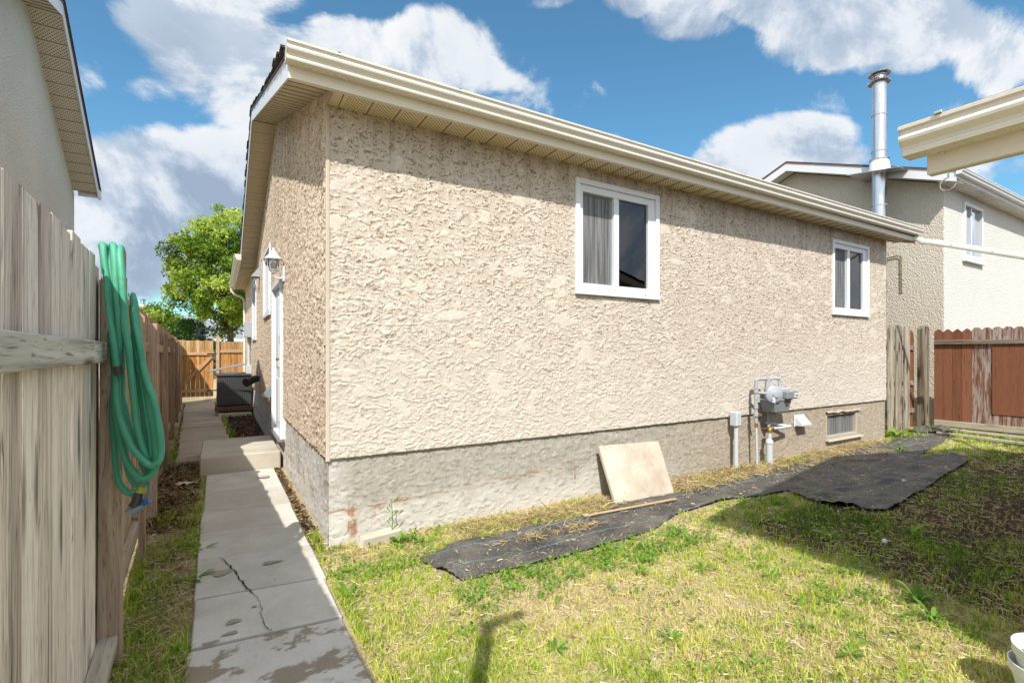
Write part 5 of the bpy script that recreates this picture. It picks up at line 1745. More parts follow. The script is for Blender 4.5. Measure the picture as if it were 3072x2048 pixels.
# ------------------------------------------------------------------ flower pots
def pot(x, y, z, lbl, r=0.135, soil=False, tilt=(0, 0, 0)):
    p = empty('flower_pot', (x, y, z), 0, lbl, 'flower pot', 'nested white flower pots')
    p.rotation_euler = tilt
    h = 0.21
    MB().lathe([(0.0, 0.006), (r * .66, 0.006), (r * .94, h - .045), (r, h - .04), (r * 1.03, h), (r * .99, h), (r * .90, h - .05), (r * .63, 0.02), (0, 0.02)], (0, 0, 0), 32).build('body', M['pot'], p, None, True)
    if soil:
        V = [(0, 0, h - .055)]
        F = []
        for j, rr in enumerate((0.4, 0.75, 0.915)):
            for i in range(24):
                an = 2 * math.pi * i / 24
                V.append((math.cos(an) * r * rr * .93, math.sin(an) * r * rr * .93, h - .058 + random.uniform(-.006, .008)))
        for i in range(24):
            F.append((0, 1 + i, 1 + (i + 1) % 24))
            for j in (0, 1):
                a = 1 + j * 24
                F.append((a + i, a + (i + 1) % 24, a + 24 + (i + 1) % 24, a + 24 + i))
        MB().add(V, F).build('soil', M['potsoil'], p)


pot(2.212, -3.383, 0.072, 'upper white flower pot, filled with dark soil, sitting in another pot', 0.125, True, (0.03, -0.03, 0))
pot(2.215, -3.378, -0.004, 'lower white flower pot on the grass holding the filled pot', 0.128)


# ------------------------------------------------------------------ neighbour house on the left
ln = empty('house', (-2.5, 0, 0), fa_, 'grey pebble dash neighbour house with a perforated gable soffit behind the left fence', 'house')
LY0, LYR, LY1, LZE, LZR = 0.50, 3.90, 6.60, 4.08, 5.58
LP = (LZR - LZE) / (LY1 - LYR)


def lz(y):
    return LZR - (LP * (y - LYR) if y > LYR else 0.34 * (LYR - y))


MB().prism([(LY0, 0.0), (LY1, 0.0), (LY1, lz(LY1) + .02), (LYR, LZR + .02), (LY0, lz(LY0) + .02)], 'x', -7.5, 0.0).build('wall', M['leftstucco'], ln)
pm = MB()
pm.box(0, 0.190, 0, 0.30, -0.006, 0)
pm.box(0.1902, 0.197, 0, 0.30, -0.006, 0.010)
lp_ = pm.build('soffit_panel', M['soffit2'], ln)
lp_.data.materials.append(M['groove'])
for k in range(6, 12):
    lp_.data.polygons[k].material_index = 1
tl = math.atan(LP)
cl, sl_ = math.cos(tl), math.sin(tl)
tn = math.atan(0.34)
cn, sn = math.cos(tn), math.sin(tn)
first = True
for sgn in (1, -1):
    d = 0.01
    while d < (LY1 - LYR) / cl - 0.19:
        y = LYR + sgn * d * cl
        o = lp_ if first else link_mesh('soffit_panel', lp_.data, ln)
        first = False
        if sgn > 0:
            o.matrix_local = Matrix(((0, 1, 0, 0.0), (cl, 0, -sl_, y), (-sl_, 0, -cl, lz(y)), (0, 0, 0, 1)))
        else:
            yn = LYR - (d + 0.197) * cn
            o.matrix_local = Matrix(((0, 1, 0, 0.0), (cn, 0, sn, yn), (sn, 0, -cn, lz(yn)), (0, 0, 0, 1)))
        d += 0.1975


def lpoly(b0, b1, ext=0.0):
    ya, yb = LY0 - ext, LY1 + ext
    return [(ya, lz(ya) + b0), (LYR, LZR + b0), (yb, lz(yb) + b0), (yb, lz(yb) + b1), (LYR, LZR + b1), (ya, lz(ya) + b1)]


two_prisms(lpoly(-0.012, 0.14), 0.30, 0.312).build('rake_board', M['whitetrim'], ln)
two_prisms(lpoly(0.142, 0.162, .05), 0.26, 0.325).build('drip_edge', M['dripedge'], ln)
two_prisms(lpoly(0.10, 0.14, .03), -7.6, 0.299).build('roof', M['shinglebrown'], ln)
two_prisms(lpoly(0.163, 0.185, .07), -7.6, 0.335).build('shingle_layer', M['shinglebrown'], ln)
MB().box(0.298, 0.332, LY1 - 0.012, LY1 + 0.09, LZE - 0.012, LZE + 0.13).build('gutter_end', M['whitetrim'], ln)
MB().cbox(0.05, 0.299, LY1 - .03, LY1 - .018, LZE - 0.012, LZE + .10, .002).build('eave_cap', M['whitetrim'], ln)

# ------------------------------------------------------------------ neighbour house on the right, with its flue
RX, RY = 12.3, 0.16
rn = empty('house', (RX, RY, 0), 0, 'tan and cream stucco neighbour house with white trim beyond the right fence', 'house')
RRY, REZ = 3.10, 5.04
RPT = 0.38
RB = 2 * RRY


def rz_(y):
    return REZ + RPT * (RRY + 0.30 - abs(y - RRY)) - 0.11


MB().prism([(0.012, 0.0), (RB, 0.0), (RB, rz_(RB)), (RRY, rz_(RRY)), (0.012, rz_(0))], 'x', 0.0, 0.15).build('gable_wall', M['rightstucco'], rn)
fw = MB()
wx0, wx1, wz0, wz1 = 1.02, 2.16, 3.60, 4.82
for (a, b, c0, c1) in ((0.0, wx0, 0, 5.06), (wx1, 9, 0, 5.06), (wx0, wx1, 0, wz0), (wx0, wx1, wz1, 5.06)):
    fw.box(a + .002, b, 0.0, 0.15, c0, c1)
fw.build('front_wall', M['rightfront'], rn)
MB().box(0.15, 9.0, RB - .15, RB, 0, 5.06).build('back_wall', M['rightstucco'], rn)


def rpoly(b0, b1):
    ya, yb = -0.31, RB + 0.31
    return [(ya, rz_(ya) + b0), (RRY, rz_(RRY) + b0), (yb, rz_(yb) + b0), (yb, rz_(yb) + b1), (RRY, rz_(RRY) + b1), (ya, rz_(ya) + b1)]


two_prisms(rpoly(0.0, 0.20), -0.37, -0.35).build('rake_board', M['whitetrim'], rn)
two_prisms(rpoly(0.20, 0.225), -0.385, -0.33).build('drip_edge', M['dripedge'], rn)
two_prisms(rpoly(0.15, 0.20), -0.349, 9.2).build('roof', M['shinglebrown'], rn)
two_prisms(rpoly(0.226, 0.245), -0.38, 9.2).build('shingle_layer', M['shinglebrown'], rn)
two_prisms(rpoly(0.02, 0.032), -0.349, -0.001).build('rake_soffit', M['soffitwhite'], rn)
k = 0
x = -0.34
while x < 9.0:
    MB().box(0.0, 0.205, -0.30, 0.0, 0.0, 0.008).box(0.2052, 0.213, -0.30, 0.0, -0.012, 0.008).build('soffit_panel', M['soffitwhite'], rn, (x, 0, REZ - 0.03)) if k == 0 else link_mesh('soffit_panel', sp_.data, rn, (x, 0, REZ - 0.03))
    if k == 0:
        sp_ = [o for o in rn.children if o.name.startswith('soffit_panel')][0]
    x += 0.214
    k += 1
MB().box(-0.34, 9.1, -0.312, -0.30, REZ - 0.05, REZ + .12).build('fascia', M['whitetrim'], rn)
gutter(-0.39, 9.2, 'x', -0.313, REZ + 0.02, -1, rn, M['whitetrim'])
wn = MB()


def rbar(mb, a, b, c0, c1, d0, d1):
    return mb.cbox(a, b, d0, d1, c0, c1, 0.003)


for (a, b, c0, c1) in ((wx0, wx0 + .07, wz0, wz1), (wx1 - .07, wx1, wz0, wz1), (wx0 + .0705, wx1 - .0705, wz0, wz0 + .07), (wx0 + .0705, wx1 - .0705, wz1 - .07, wz1)):
    rbar(wn, a, b, c0, c1, -0.04, 0.08)
wn = wn.build('window', M['vinyl'], rn)
rbar(MB(), (wx0 + wx1) / 2 - .09, (wx0 + wx1) / 2 - .03, wz0 + .07, wz1 - .07, -.01, .05).build('meeting_stile', M['vinyl'], wn)
rbar(MB(), wx0 + .068, wx1 - .068, wz0 + .068, wz1 - .068, .030, .034).build('pane', M['glass'], wn)
rbar(MB(), wx0 - .2, wx1 + .2, wz0 - .2, wz1 + .2, 0.5, 0.52).build('blind', M['curtain'], wn)
rbar(MB(), wx0 - .03, wx1 + .03, wz0 - .09, wz0 - .001, -0.075, -0.001).build('sill', M['vinyl'], wn)
MB().tube([(-0.03, 1.8, 3.57), (-0.03, 0.80, 3.66), (-0.03, 0.74, 3.63), (-0.03, 0.73, 2.86), (-0.0, 0.73, 2.82)], 0.010, 8).build('wall_pipe', M['rust'], rn)
# metal flue through the rake overhang
fl = MB()
FXl, FYl = -0.46, 0.98
segz = [0.0, 1.2, 2.4, 3.6, 4.75, 5.95, 6.75, 7.50]
flue = MB().lathe([(0.138, 0.0), (0.138, 7.52), (0.11, 7.52)], (FXl, FYl, 0), 28).build('flue_pipe', M['galv'], rn, None, True)
for z in segz[1:-1]:
    MB().lathe([(0.139, -0.012), (0.147, -0.010), (0.147, 0.010), (0.139, 0.012)], (FXl, FYl, z), 28).build('flue_band', M['gaspaint'], flue, None, True)
MB().lathe([(0.142, 0.30), (0.16, 0.29), (0.15, 0.27), (0.175, 0.24), (0.215, 0.0)], (FXl, FYl, 5.48), 28).build('flashing_cone', M['whitetrim'], flue, None, True)
MB().lathe([(0.17, 0.0), (0.185, 0.006), (0.17, 0.016)], (FXl, FYl, 5.77), 28).build('storm_collar', M['galv'], flue, None, True)
fp = MB().box(-0.42, 0.42, -0.5, 0.5, -0.006, 0.006)
fp.build('flashing_plate', M['galv'], flue, (FXl + .08, FYl, 5.46), False, (math.atan(RPT) * 0.35, 0, 0))
MB().lathe([(0.0, 7.50), (0.13, 7.50), (0.21, 7.47), (0.216, 7.485), (0.14, 7.53), (0.125, 7.55), (0.125, 7.60)], (FXl, FYl, 0), 28).build('cap_skirt', M['galv'], flue, None, True)
for z in (7.605, 7.635):
    MB().lathe([(0.118, 0), (0.145, 0.004), (0.145, 0.014), (0.118, 0.018)], (FXl, FYl, z), 28).build('cap_ring', M['galv'], flue, None, True)
MB().lathe([(0.14, 7.66), (0.205, 7.655), (0.212, 7.675), (0.14, 7.72), (0.06, 7.735), (0.0, 7.738)], (FXl, FYl, 0), 28).build('cap_lid', M['galv'], flue, None, True)

# ------------------------------------------------------------------ garage with a canopy on the right
GX0, GXR, GX1, GYE = 1.853, 5.0, 8.147, -3.04
ga = empty('garage', (4.45, -6.0, 0), 0, 'cream eave and beam of the garage canopy cutting into the upper right corner', 'garage')
o_ = Vector((4.45, -6.0, 0))


def gb(mb):
    mb.v = [(x - o_.x, y - o_.y, z) for (x, y, z) in mb.v]
    return mb


def gz_(x):
    return 2.44 + 0.28 * min(x - GX0, GX1 - x)


for (xa, xb) in ((GX0 - 0.07, GXR), (GXR, GX1 + .07)):
    gb(MB().prism([(xa, gz_(xa)), (xb, gz_(xb)), (xb, gz_(xb) + .05), (xa, gz_(xa) + .05)], 'y', -10.2, GYE)).build('roof', M['shingle'], ga)
    xp, xq = (xa + .09, xb) if xa < GXR - 1 else (xa, xb - .09)
    gb(MB().prism([(xp, gz_(xp) - .002), (xq, gz_(xq) - .002), (xq, gz_(xq) - .13), (xp, gz_(xp) - .05 if xa < GXR - 1 else gz_(xp) - .13)], 'y', GYE - .04, GYE - .012)).build('gable_board', M['cream'], ga)
gb(MB().cbox(GX0, GX0 + 0.045, -10.0, -3.085, 2.252, 2.436, 0.004)).build('beam', M['cream'], ga)
gb(MB().lathe([(0.0, -0.004), (0.007, -0.003), (0.007, 0.0)], (GX0 - 0.002, -3.14, 2.33), 8, 'x')).build('bolt', M['galv'], ga)
g_ = gutter(-10.0, -3.03, 'y', GX0 - 0.001, 2.332, -1, None, M['gutter'])
g_.parent = ga
g_.location = (-o_.x, -o_.y, 0)
MB().cbox(-0.012, 0.012, -0.013, 0.013, -0.005, 0.006, 0.002).build('gutter_hanger', M['galv'], ga, (GX0 - 0.122 - o_.x, -3.165 - o_.y, 2.453))
hk = [Vector((GX0 + .022, -3.15, 2.256))]
for i in range(12):
    an = math.pi / 2 - i * 1.45 * math.pi / 11
    hk.append(Vector((GX0 + .022, -3.15 + 0.026 * math.cos(an) - 0.0, 2.20 + 0.026 * math.sin(an))))
gb(MB().tube(hk, 0.0032, 6)).build('hook', M['galv'], ga, None, True)
gb(MB().box(2.02, 7.9, -10, -3.96, 0, 2.42).prism([(2.02, 2.42), (7.9, 2.42), (GXR, 3.2)], 'y', -10, -3.96)).build('wall', M['garagewall'], ga)
gb(MB().cbox(6.26, 6.38, -3.2, -3.1, 0, 2.43, .004)).build('post', M['cream'], ga)
gb(MB().tube([(6.45, -3.10, 2.95), (6.45, -3.10, 0.2)], 0.04, 8)).build('downspout', M['whitetrim'], ga, None, True)
gb(MB().cbox(GX1 - .045, GX1, -10.0, -3.085, 2.252, 2.436, 0.004)).build('beam', M['cream'], ga)

for (xa, xb) in ((GX0 + .05, GXR - .001), (GXR, GX1 - .05)):
    gb(MB().prism([(xa, gz_(xa) - .012), (xb, gz_(xb) - .012), (xb, gz_(xb) - .004), (xa, gz_(xa) - .004)], 'y', -10.1, GYE - .045)).build('roof_lining', M['soffitplain'], ga)
# ------------------------------------------------------------------ houses far behind
fh = empty('house', (3.2, 38, 0), 0, 'distant house with a grey shingled roof beyond the gate', 'house')
MB().box(-5, 5, -3.6, 3.6, 0, 2.45).build('wall', M['rightstucco'], fh)
MB().prism([(-4.1, 2.35), (0, 3.75), (4.1, 2.35), (4.1, 2.45), (0, 3.87), (-4.1, 2.45)], 'x', -5.4, 5.4).build('roof', M['shinglegrey'], fh)
MB().box(-5.4, 5.4, -4.15, -4.08, 2.25, 2.44).build('fascia', M['whitetrim'], fh)
fh2 = empty('house', (-6.5, 35, 0), 0, 'far house behind the left fence showing only its grey chimney', 'house')
MB().box(-4, 4, -3.5, 3.5, 0, 2.3).build('wall', M['leftstucco'], fh2)
MB().prism([(-4.0, 2.2), (0, 3.85), (4.0, 2.2), (4.0, 2.3), (0, 3.97), (-4.0, 2.3)], 'x', -4.3, 4.3).build('roof', M['shinglegrey'], fh2)
ch = MB().cbox(1.62, 2.06, -1.7, -1.2, 2.2, 4.46, .01).build('chimney', M['leftstucco'], fh2)
MB().lathe([(0.13, 4.46), (0.13, 4.72)], (1.84, -1.45, 0), 12).build('chimney_pipe', M['galv'], ch, None, True)
MB().lathe([(0.19, 4.74), (0.19, 4.78), (0.0, 4.84)], (1.84, -1.45, 0), 12).build('chimney_cap', M['galv'], ch, None, True)

# ------------------------------------------------------------------ trees
def leaf_cloud(name, centres, radii, per, size, mat, parent, seed, squash=0.8, elong=2.2):
    """many leaf-sized blades gathered in clumps along the twigs"""
    r = np.random.default_rng(seed)
    C, T = [], []
    for (c, rad) in zip(centres, radii):
        n = int(per * rad ** 2)
        d = r.normal(size=(n, 3))
        d /= np.linalg.norm(d, axis=1)[:, None]
        q = d * (r.random(n) ** 0.45)[:, None] * rad
        q[:, 2] *= squash
        C.append(q + np.array(c))
        T.append(0.5 + 0.27 * r.normal() * np.ones(n) + 0.17 * r.normal(size=n))
    C, T = np.concatenate(C), np.concatenate(T)
    n = len(C)
    a = r.normal(size=(n, 3))
    a[:, 2] -= 0.5
    a /= np.linalg.norm(a, axis=1)[:, None]
    b = np.cross(a, r.normal(size=(n, 3)))
    b /= np.linalg.norm(b, axis=1)[:, None]
    s = size * (0.6 + 0.8 * r.random(n))[:, None]
    V = np.stack([C - a * s * elong / 2, C + b * s * .5 - a * s * .1, C + a * s * elong / 2, C - b * s * .5 - a * s * .1], 1).reshape(-1, 3)
    q = np.arange(n * 4).reshape(n, 4)
    return arr_mesh(name, V, q, None, mat, parent, False, {'tint': np.repeat(np.clip(T, 0, 1), 4)})


def tree(loc, height, crown_c, crown_r, lbl, seed, mat, nclump, per, size, clump=0.55):
    root = empty('tree', loc, 0, lbl, 'tree')
    r = random.Random(seed)
    tk = MB()
    base_r = height * 0.022
    cc = Vector(crown_c)
    P = [Vector((0, 0, -.1)), Vector((.05, 0, height * .12)), Vector((-.03, .03, height * .25)), Vector((cc.x * .6, cc.y * .6, height * .5)), Vector((cc.x, cc.y, height * .72)), Vector((cc.x * 1.1, cc.y, height * .93))]
    tk.tube(smooth_path(P, 4), base_r, 10, True, [base_r * (1.25 - 1.15 * i / 20) for i in range(21)])
    tk.build('trunk', M['bark'], root, None, True)
    cs, rs = [], []
    br = MB()
    for i in range(nclump):
        while True:
            v = Vector((r.uniform(-1, 1), r.uniform(-1, 1), r.uniform(-1, 1)))
            if v.length < 1:
                break
        v = v.normalized() * (v.length ** 0.5)
        edge = 1.0 + 0.22 * math.sin(v.x * 5 + seed) * math.cos(v.z * 4 + v.y * 3)
        p = cc + Vector((v.x * crown_r[0], v.y * crown_r[1], v.z * crown_r[2])) * edge
        cs.append(p)
        rs.append(clump * r.uniform(.55, 1.25))
        if i % 3 == 0:
            s = Vector((cc.x * .7, cc.y * .7, height * r.uniform(.28, .7)))
            m = s.lerp(p, .5) + Vector((0, 0, r.uniform(-.3, .1)))
            br.tube([s, m, p], .03, 5, False, [base_r * .32, base_r * .18, base_r * .05])
    br.build('branches', M['bark'], root, None, True)
    leaf_cloud('crown', [tuple(c) for c in cs], rs, per, size, mat, root, seed + 5)
    return root


tree((-0.1, 26.5, 0), 9.0, (-0.1, 0, 5.75), (2.75, 2.6, 2.95), 'bright green leafy tree standing beyond the gate against the sky', 5, M['leaf'], 250, 620, 0.08, 0.55)
tree((-3.9, 31, 0), 4.6, (0, 0, 2.9), (1.7, 1.5, 1.35), 'lower yellow green bush tree left of the big tree', 8, M['leaf'], 70, 700, 0.075, 0.5)
tree((-2.35, 29.0, 0), 3.5, (0, 0, 2.1), (1.2, 1.1, 1.2), 'small dark green tree just above the gate boards', 9, M['leafdark'], 55, 620, 0.075, 0.45)
sp = empty('spruce_tree', (-1.55, 33, 0), 0, 'blue green spruce with bare tips rising behind the gate', 'tree')
MB().tube([(0, 0, 0), (0, 0, 3.55)], .07, 8, True, [.10, .015]).build('trunk', M['bark'], sp, None, True)
r_ = np.random.default_rng(3)
cs, rs = [], []
for z in np.arange(0.6, 3.4, 0.22):
    for k in range(7):
        an = r_.random() * 6.28
        rr = (3.6 - z) * .30 * (0.5 + .5 * r_.random())
        cs.append((math.cos(an) * rr, math.sin(an) * rr, z - .1 * rr))
        rs.append(0.20)
leaf_cloud('crown', cs, rs, 1100, 0.05, M['needle'], sp, 77, 0.5, 3.0)

# ------------------------------------------------------------------ grass, clippings, weeds
def depth(x, y):
    return (x + 0.723) * math.sin(R(CAM_YAW)) + (y + 3.957) * math.cos(R(CAM_YAW))


def on_hard(x, y):
    """paving, house, fabric"""
    h = (x > -0.85) & (x < -0.10) & (y < 3.1)
    h |= (x > -0.92) & (x < 0.02) & (y > 3.0) & (y < 4.45)
    xm = -1.23 - 0.036 * (y - 5)
    h |= (y > 4.3) & (x > xm) & (x < xm + 0.72)
    h |= (x > -0.01) & (x < L + 0.02) & (y > -0.005)
    h |= (x < fx(y) + 0.02)
    h |= (np.hypot(x - 2.206, y + 3.375) < 0.15)
    h |= (x > 2.6) & (x < 3.45) & (y > -0.42) & (y < -0.05) & (y > -0.42)
    return h


def on_fabric(x, y, P, grow):
    n = grow * fbm(x * 5, y * 5, 61, 3)
    c = P.mean(0)
    return in_poly(x + n, y + n * 1.3, P)


def scatter(n, box, seed, power=1.7):
    """random ground points, denser close to the camera's side of the yard"""
    r = np.random.default_rng(seed)
    xs_, ys_ = [], []
    got = 0
    while got < n:
        x = r.uniform(box[0], box[1], 200000)
        y = r.uniform(box[2], box[3], 200000)
        d = np.maximum(depth(x, y), 1.25)
        k = r.random(200000) < (1.25 / d) ** power
        x, y = x[k], y[k]
        xs_.append(x)
        ys_.append(y)
        got += len(x)
    return np.concatenate(xs_)[:n], np.concatenate(ys_)[:n]


def blades(name, x, y, h, w, tint, mat, seed, lean=0.5, z0=None):
    r = np.random.default_rng(seed)
    n = len(x)
    z = ground_h(x, y) - 0.004 if z0 is None else z0
    a = r.random(n) * 2 * np.pi
    la = r.random(n) * 2 * np.pi
    ll = lean * (0.15 + r.random(n))
    sx, sy = np.cos(a) * w / 2, np.sin(a) * w / 2
    lx, ly = np.cos(la) * ll * h, np.sin(la) * ll * h
    B = np.stack([x, y, z], -1)
    S = np.stack([sx, sy, np.zeros(n)], -1)
    m = B + np.stack([lx * .35, ly * .35, h * .55], -1)
    t = B + np.stack([lx, ly, h * (1 - 0.25 * ll)], -1)
    V = np.stack([B - S, B + S, m + S * .8, m - S * .8, t], 1).reshape(-1, 3)
    i0 = np.arange(n) * 5
    q = np.stack([i0, i0 + 1, i0 + 2, i0 + 3], -1)
    tr = np.stack([i0 + 3, i0 + 2, i0 + 4], -1)
    return arr_mesh(name, V, q, tr, mat, None, False, {'tint': np.repeat(np.clip(tint, 0, 1), 5)})


P1, P2, P3 = np.array(FAB1), np.array(FAB2), np.array(FAB3)
# tufts in the open lawn
r = np.random.default_rng(21)
cx, cy = scatter(46000, (-0.2, 12.5, -4.2, 0.6), 22)
per = 10
x = np.repeat(cx, per) + r.normal(size=len(cx) * per) * np.repeat(0.008 + 0.028 * r.random(len(cx)), per)
y = np.repeat(cy, per) + r.normal(size=len(cx) * per) * np.repeat(0.008 + 0.028 * r.random(len(cx)), per)
th_ = np.repeat(r.random(len(cx)), per)
soil = soil_mask(x, y)
big = fbm(x * 0.9, y * 0.9, 71, 4)
den = np.clip(0.86 - 0.75 * soil + 0.75 * big, 0.05, 1)
tuftsize = np.repeat(r.random(len(cx)) ** 3, per)
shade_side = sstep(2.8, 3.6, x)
keep = (r.random(len(x)) < den) & ~on_hard(x, y) & ~on_fabric(x, y, P1, 0.085) & ~on_fabric(x, y, P2, 0.13) & ~on_fabric(x, y, P3, 0.05) & (y < -0.03 + 0.6 * (x > L)) & (x < 11.9)
wallside = (y > -0.5) & (x < L)
keep &= ~(wallside & (r.random(len(x)) < 0.15))
x, y, th_, tuftsize, big, wallside = [a[keep] for a in (x, y, th_, tuftsize, big, wallside)]
d = depth(x, y)
h = (0.012 + 0.020 * r.random(len(x)) + 0.045 * tuftsize) * (1 + 0.25 * shade_side[keep])
w = 0.0030 + 0.0022 * r.random(len(x)) + 0.0007 * np.maximum(0, d - 2)
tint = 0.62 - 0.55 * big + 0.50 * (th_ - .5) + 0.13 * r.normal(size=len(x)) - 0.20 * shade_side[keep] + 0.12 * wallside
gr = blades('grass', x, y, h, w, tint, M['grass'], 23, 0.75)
tag(gr, 'short patchy yellow green lawn grass in front of the bungalow', 'grass', None, 'stuff')

# left strip and path edges
r = np.random.default_rng(31)
cx, cy = scatter(5200, (-1.35, -0.82, -3.0, 13.3), 32, 1.3)
ex = np.concatenate([np.full(420, -0.86) + 0.03 * r.normal(size=420), np.full(520, -0.085) + 0.03 * r.normal(size=520), -0.50 - .036 * (np.linspace(4.5, 12, 420) - 5) + 0.04 * r.normal(size=420), r.uniform(9.3, 11.5, 500)])
ey = np.concatenate([r.uniform(-2.8, 2.9, 420), r.uniform(-3, 0.3, 520), np.linspace(4.5, 12, 420), r.uniform(-0.25, 0.28, 500)])
cx, cy = np.concatenate([cx, ex]), np.concatenate([cy, ey])
per = 9
x = np.repeat(cx, per) + 0.022 * r.normal(size=len(cx) * per)
y = np.repeat(cy, per) + 0.022 * r.normal(size=len(cx) * per)
n_ = fbm(x * 2, y * 1.3, 73, 3)
keep = ~on_hard(x, y) & (r.random(len(x)) < np.clip(0.42 + 1.5 * n_, 0.06, 1)) & (x > fx(y) + .03)
keep &= ~((y > 1.7) & (y < 4.2) & (x < -.86) & (r.random(len(x)) < .8))
x, y = x[keep], y[keep]
tint = 0.38 + 0.22 * r.normal(size=len(x)) + 0.35 * np.maximum(0, -n_[keep])
gs = blades('grass', x, y, 0.03 + 0.05 * r.random(len(x)) + .06 * (r.random(len(x)) > .93), 0.0035 + .002 * r.random(len(x)) + .0006 * np.maximum(0, depth(x, y) - 2), tint, M['grass'], 33, 0.9)
tag(gs, 'weedy green grass along the fence foot and the edges of the path', 'grass', None, 'stuff')


def straw(name, x, y, z, ln_, w, tint, mat, seed, tilt=0.12):
    r = np.random.default_rng(seed)
    n = len(x)
    a = r.random(n) * 2 * np.pi
    dx, dy, dz = np.cos(a) * ln_ / 2, np.sin(a) * ln_ / 2, tilt * r.normal(size=n) * ln_ / 2
    px, py = -np.sin(a) * w / 2, np.cos(a) * w / 2
    bend = 0.25 * r.normal(size=n) * ln_
    B = np.stack([x, y, z], -1)
    D = np.stack([dx, dy, dz], -1)
    S = np.stack([px, py, 0.3 * w * r.normal(size=n)], -1)
    m = B + np.stack([-np.sin(a) * bend, np.cos(a) * bend, 0.1 * ln_ * np.abs(r.normal(size=n))], -1) * 0.5
    V = np.stack([B - D - S, B - D + S, m + S, m - S, B + D + S * .6, B + D - S * .6], 1).reshape(-1, 3)
    i0 = np.arange(n) * 6
    q = np.concatenate([np.stack([i0, i0 + 1, i0 + 2, i0 + 3], -1), np.stack([i0 + 3, i0 + 2, i0 + 4, i0 + 5], -1)])
    return arr_mesh(name, V, q, None, mat, None, False, {'tint': np.repeat(np.clip(tint, 0, 1), 6)})


r = np.random.default_rng(41)
x, y = scatter(120000, (-1.3, 12, -4.2, 3.0), 42, 1.7)
inF = in_poly(x, y, P1) | in_poly(x, y, P2)
n_ = fbm(x * 1.7, y * 1.7, 75, 4)
edge1 = on_fabric(x, y, P1, 0.25)
pk = np.where(inF, np.clip(0.16 + 0.5 * (n_ > 0.15), 0, 1), np.clip(0.75 + 0.8 * n_, 0.1, 1))
pk = np.where((y > -0.55) & (x < L) & ~inF, 1.0, pk * np.where(x > 2.9, 1.0, 0.8))
keep = ~on_hard(x, y) & (r.random(len(x)) < pk) & (y < 3)
x, y, inF = x[keep], y[keep], inF[keep]
d = depth(x, y)
ln_ = (0.02 + 0.06 * r.random(len(x)) ** 2) * np.where(inF, 0.55, 1.0) * (1 + 0.05 * d)
z = np.maximum(ground_h(x, y), 0) * 1.0 + 0.004 + 0.016 * r.random(len(x)) + np.where(inF, 0.034, 0)
sw = straw('dry_clippings', x, y, z, ln_, 0.0018 + .0012 * r.random(len(x)) + 0.0005 * d, r.random(len(x)) * .95, M['straw'], 43)
tag(sw, 'dry straw coloured mowing clippings scattered over lawn and fabric', 'clippings', None, 'stuff')
r = np.random.default_rng(47)
x, y = scatter(16000, (-1.35, -0.80, -3.0, 9.0), 48, 1.3)
k = ~on_hard(x, y) & (x > fx(y) + .03) & (fbm(x * 3, y * 2, 79, 3) > -0.18)
x, y = x[k], y[k]
s2 = straw('dry_clippings', x, y, 0.008 + .035 * r.random(len(x)), 0.03 + .07 * r.random(len(x)), 0.0022 + .0015 * r.random(len(x)), r.random(len(x)) * .85, M['straw'], 49, .25)
tag(s2, 'dull dry hay strewn between the grey fence and the path', 'clippings', None, 'stuff')
# heaps of hay along the wall
cx = np.concatenate([r.uniform(1.0, 2.6, 90), r.uniform(3.5, 5.1, 150), r.uniform(5.1, 8.8, 130), r.uniform(5.3, 8.0, 50), r.uniform(1.2, 2.2, 16)])
cy = np.concatenate([r.uniform(-.42, -.12, 90), r.uniform(-.46, -.06, 150), r.uniform(-.30, -.05, 130), r.uniform(-.62, -.3, 50), r.uniform(-.75, -.65, 16)])
per = 15
x = np.repeat(cx, per) + 0.075 * r.normal(size=len(cx) * per)
y = np.minimum(np.repeat(cy, per) + 0.045 * r.normal(size=len(cx) * per), -0.02)
z = 0.02 + np.abs(0.02 * r.normal(size=len(x)))
hy = straw('hay', x, y, z, 0.05 + .10 * r.random(len(x)), 0.003 + .002 * r.random(len(x)), 0.08 + .6 * r.random(len(x)), M['straw'], 45, .3)
tag(hy, 'tangled dry hay piled between the fabric and the foundation', 'hay', None, 'stuff')

# fallen leaves in the dark corner by the step and in the bare bed
r = np.random.default_rng(51)
n = 1500
x = np.concatenate([r.uniform(-1.3, -0.9, n), r.uniform(-.5, -.03, 900), r.uniform(-.1, -.01, 90)])
y = np.concatenate([1.0 + 2.9 * r.random(n), r.uniform(4.5, 9.2, 900), r.uniform(0, 3, 90)])
k = ~on_hard(x, y)
x, y = x[k], y[k]
lf_ = straw('leaf_litter', x, y, 0.012 + .02 * r.random(len(x)), .03 + .03 * r.random(len(x)), .012 + .014 * r.random(len(x)), r.random(len(x)) ** 1.5, M['litterleaf'], 52, .5)
tag(lf_, 'brown fallen leaves on the bare soil along the path', 'leaf litter', None, 'stuff')

# clover and small leaves creeping along the fabric and in the turf
r = np.random.default_rng(61)
cx = np.concatenate([r.uniform(.55, 2.6, 160), r.uniform(2.5, 5, 40), r.uniform(-.05, 1.2, 60), r.uniform(0.3, 3.0, 90), r.uniform(2.5, 3.2, 30)])
cy = np.concatenate([r.uniform(-1.45, -1.08, 160), r.uniform(-1.5, -0.95, 40), r.uniform(-.7, -.08, 60), r.uniform(-3.2, -1.3, 90), r.uniform(-3.0, -2.2, 30)])
per = 14
x = np.repeat(cx, per) + .035 * r.normal(size=len(cx) * per)
y = np.repeat(cy, per) + .035 * r.normal(size=len(cx) * per)
k = ~on_hard(x, y) & ~in_poly(x, y, P1)
x, y = x[k], y[k]
cv = straw('clover', x, y, .018 + .025 * r.random(len(x)), .010 + .012 * r.random(len(x)), .008 + .008 * r.random(len(x)), .35 + .45 * r.random(len(x)), M['weed'], 62, .5)
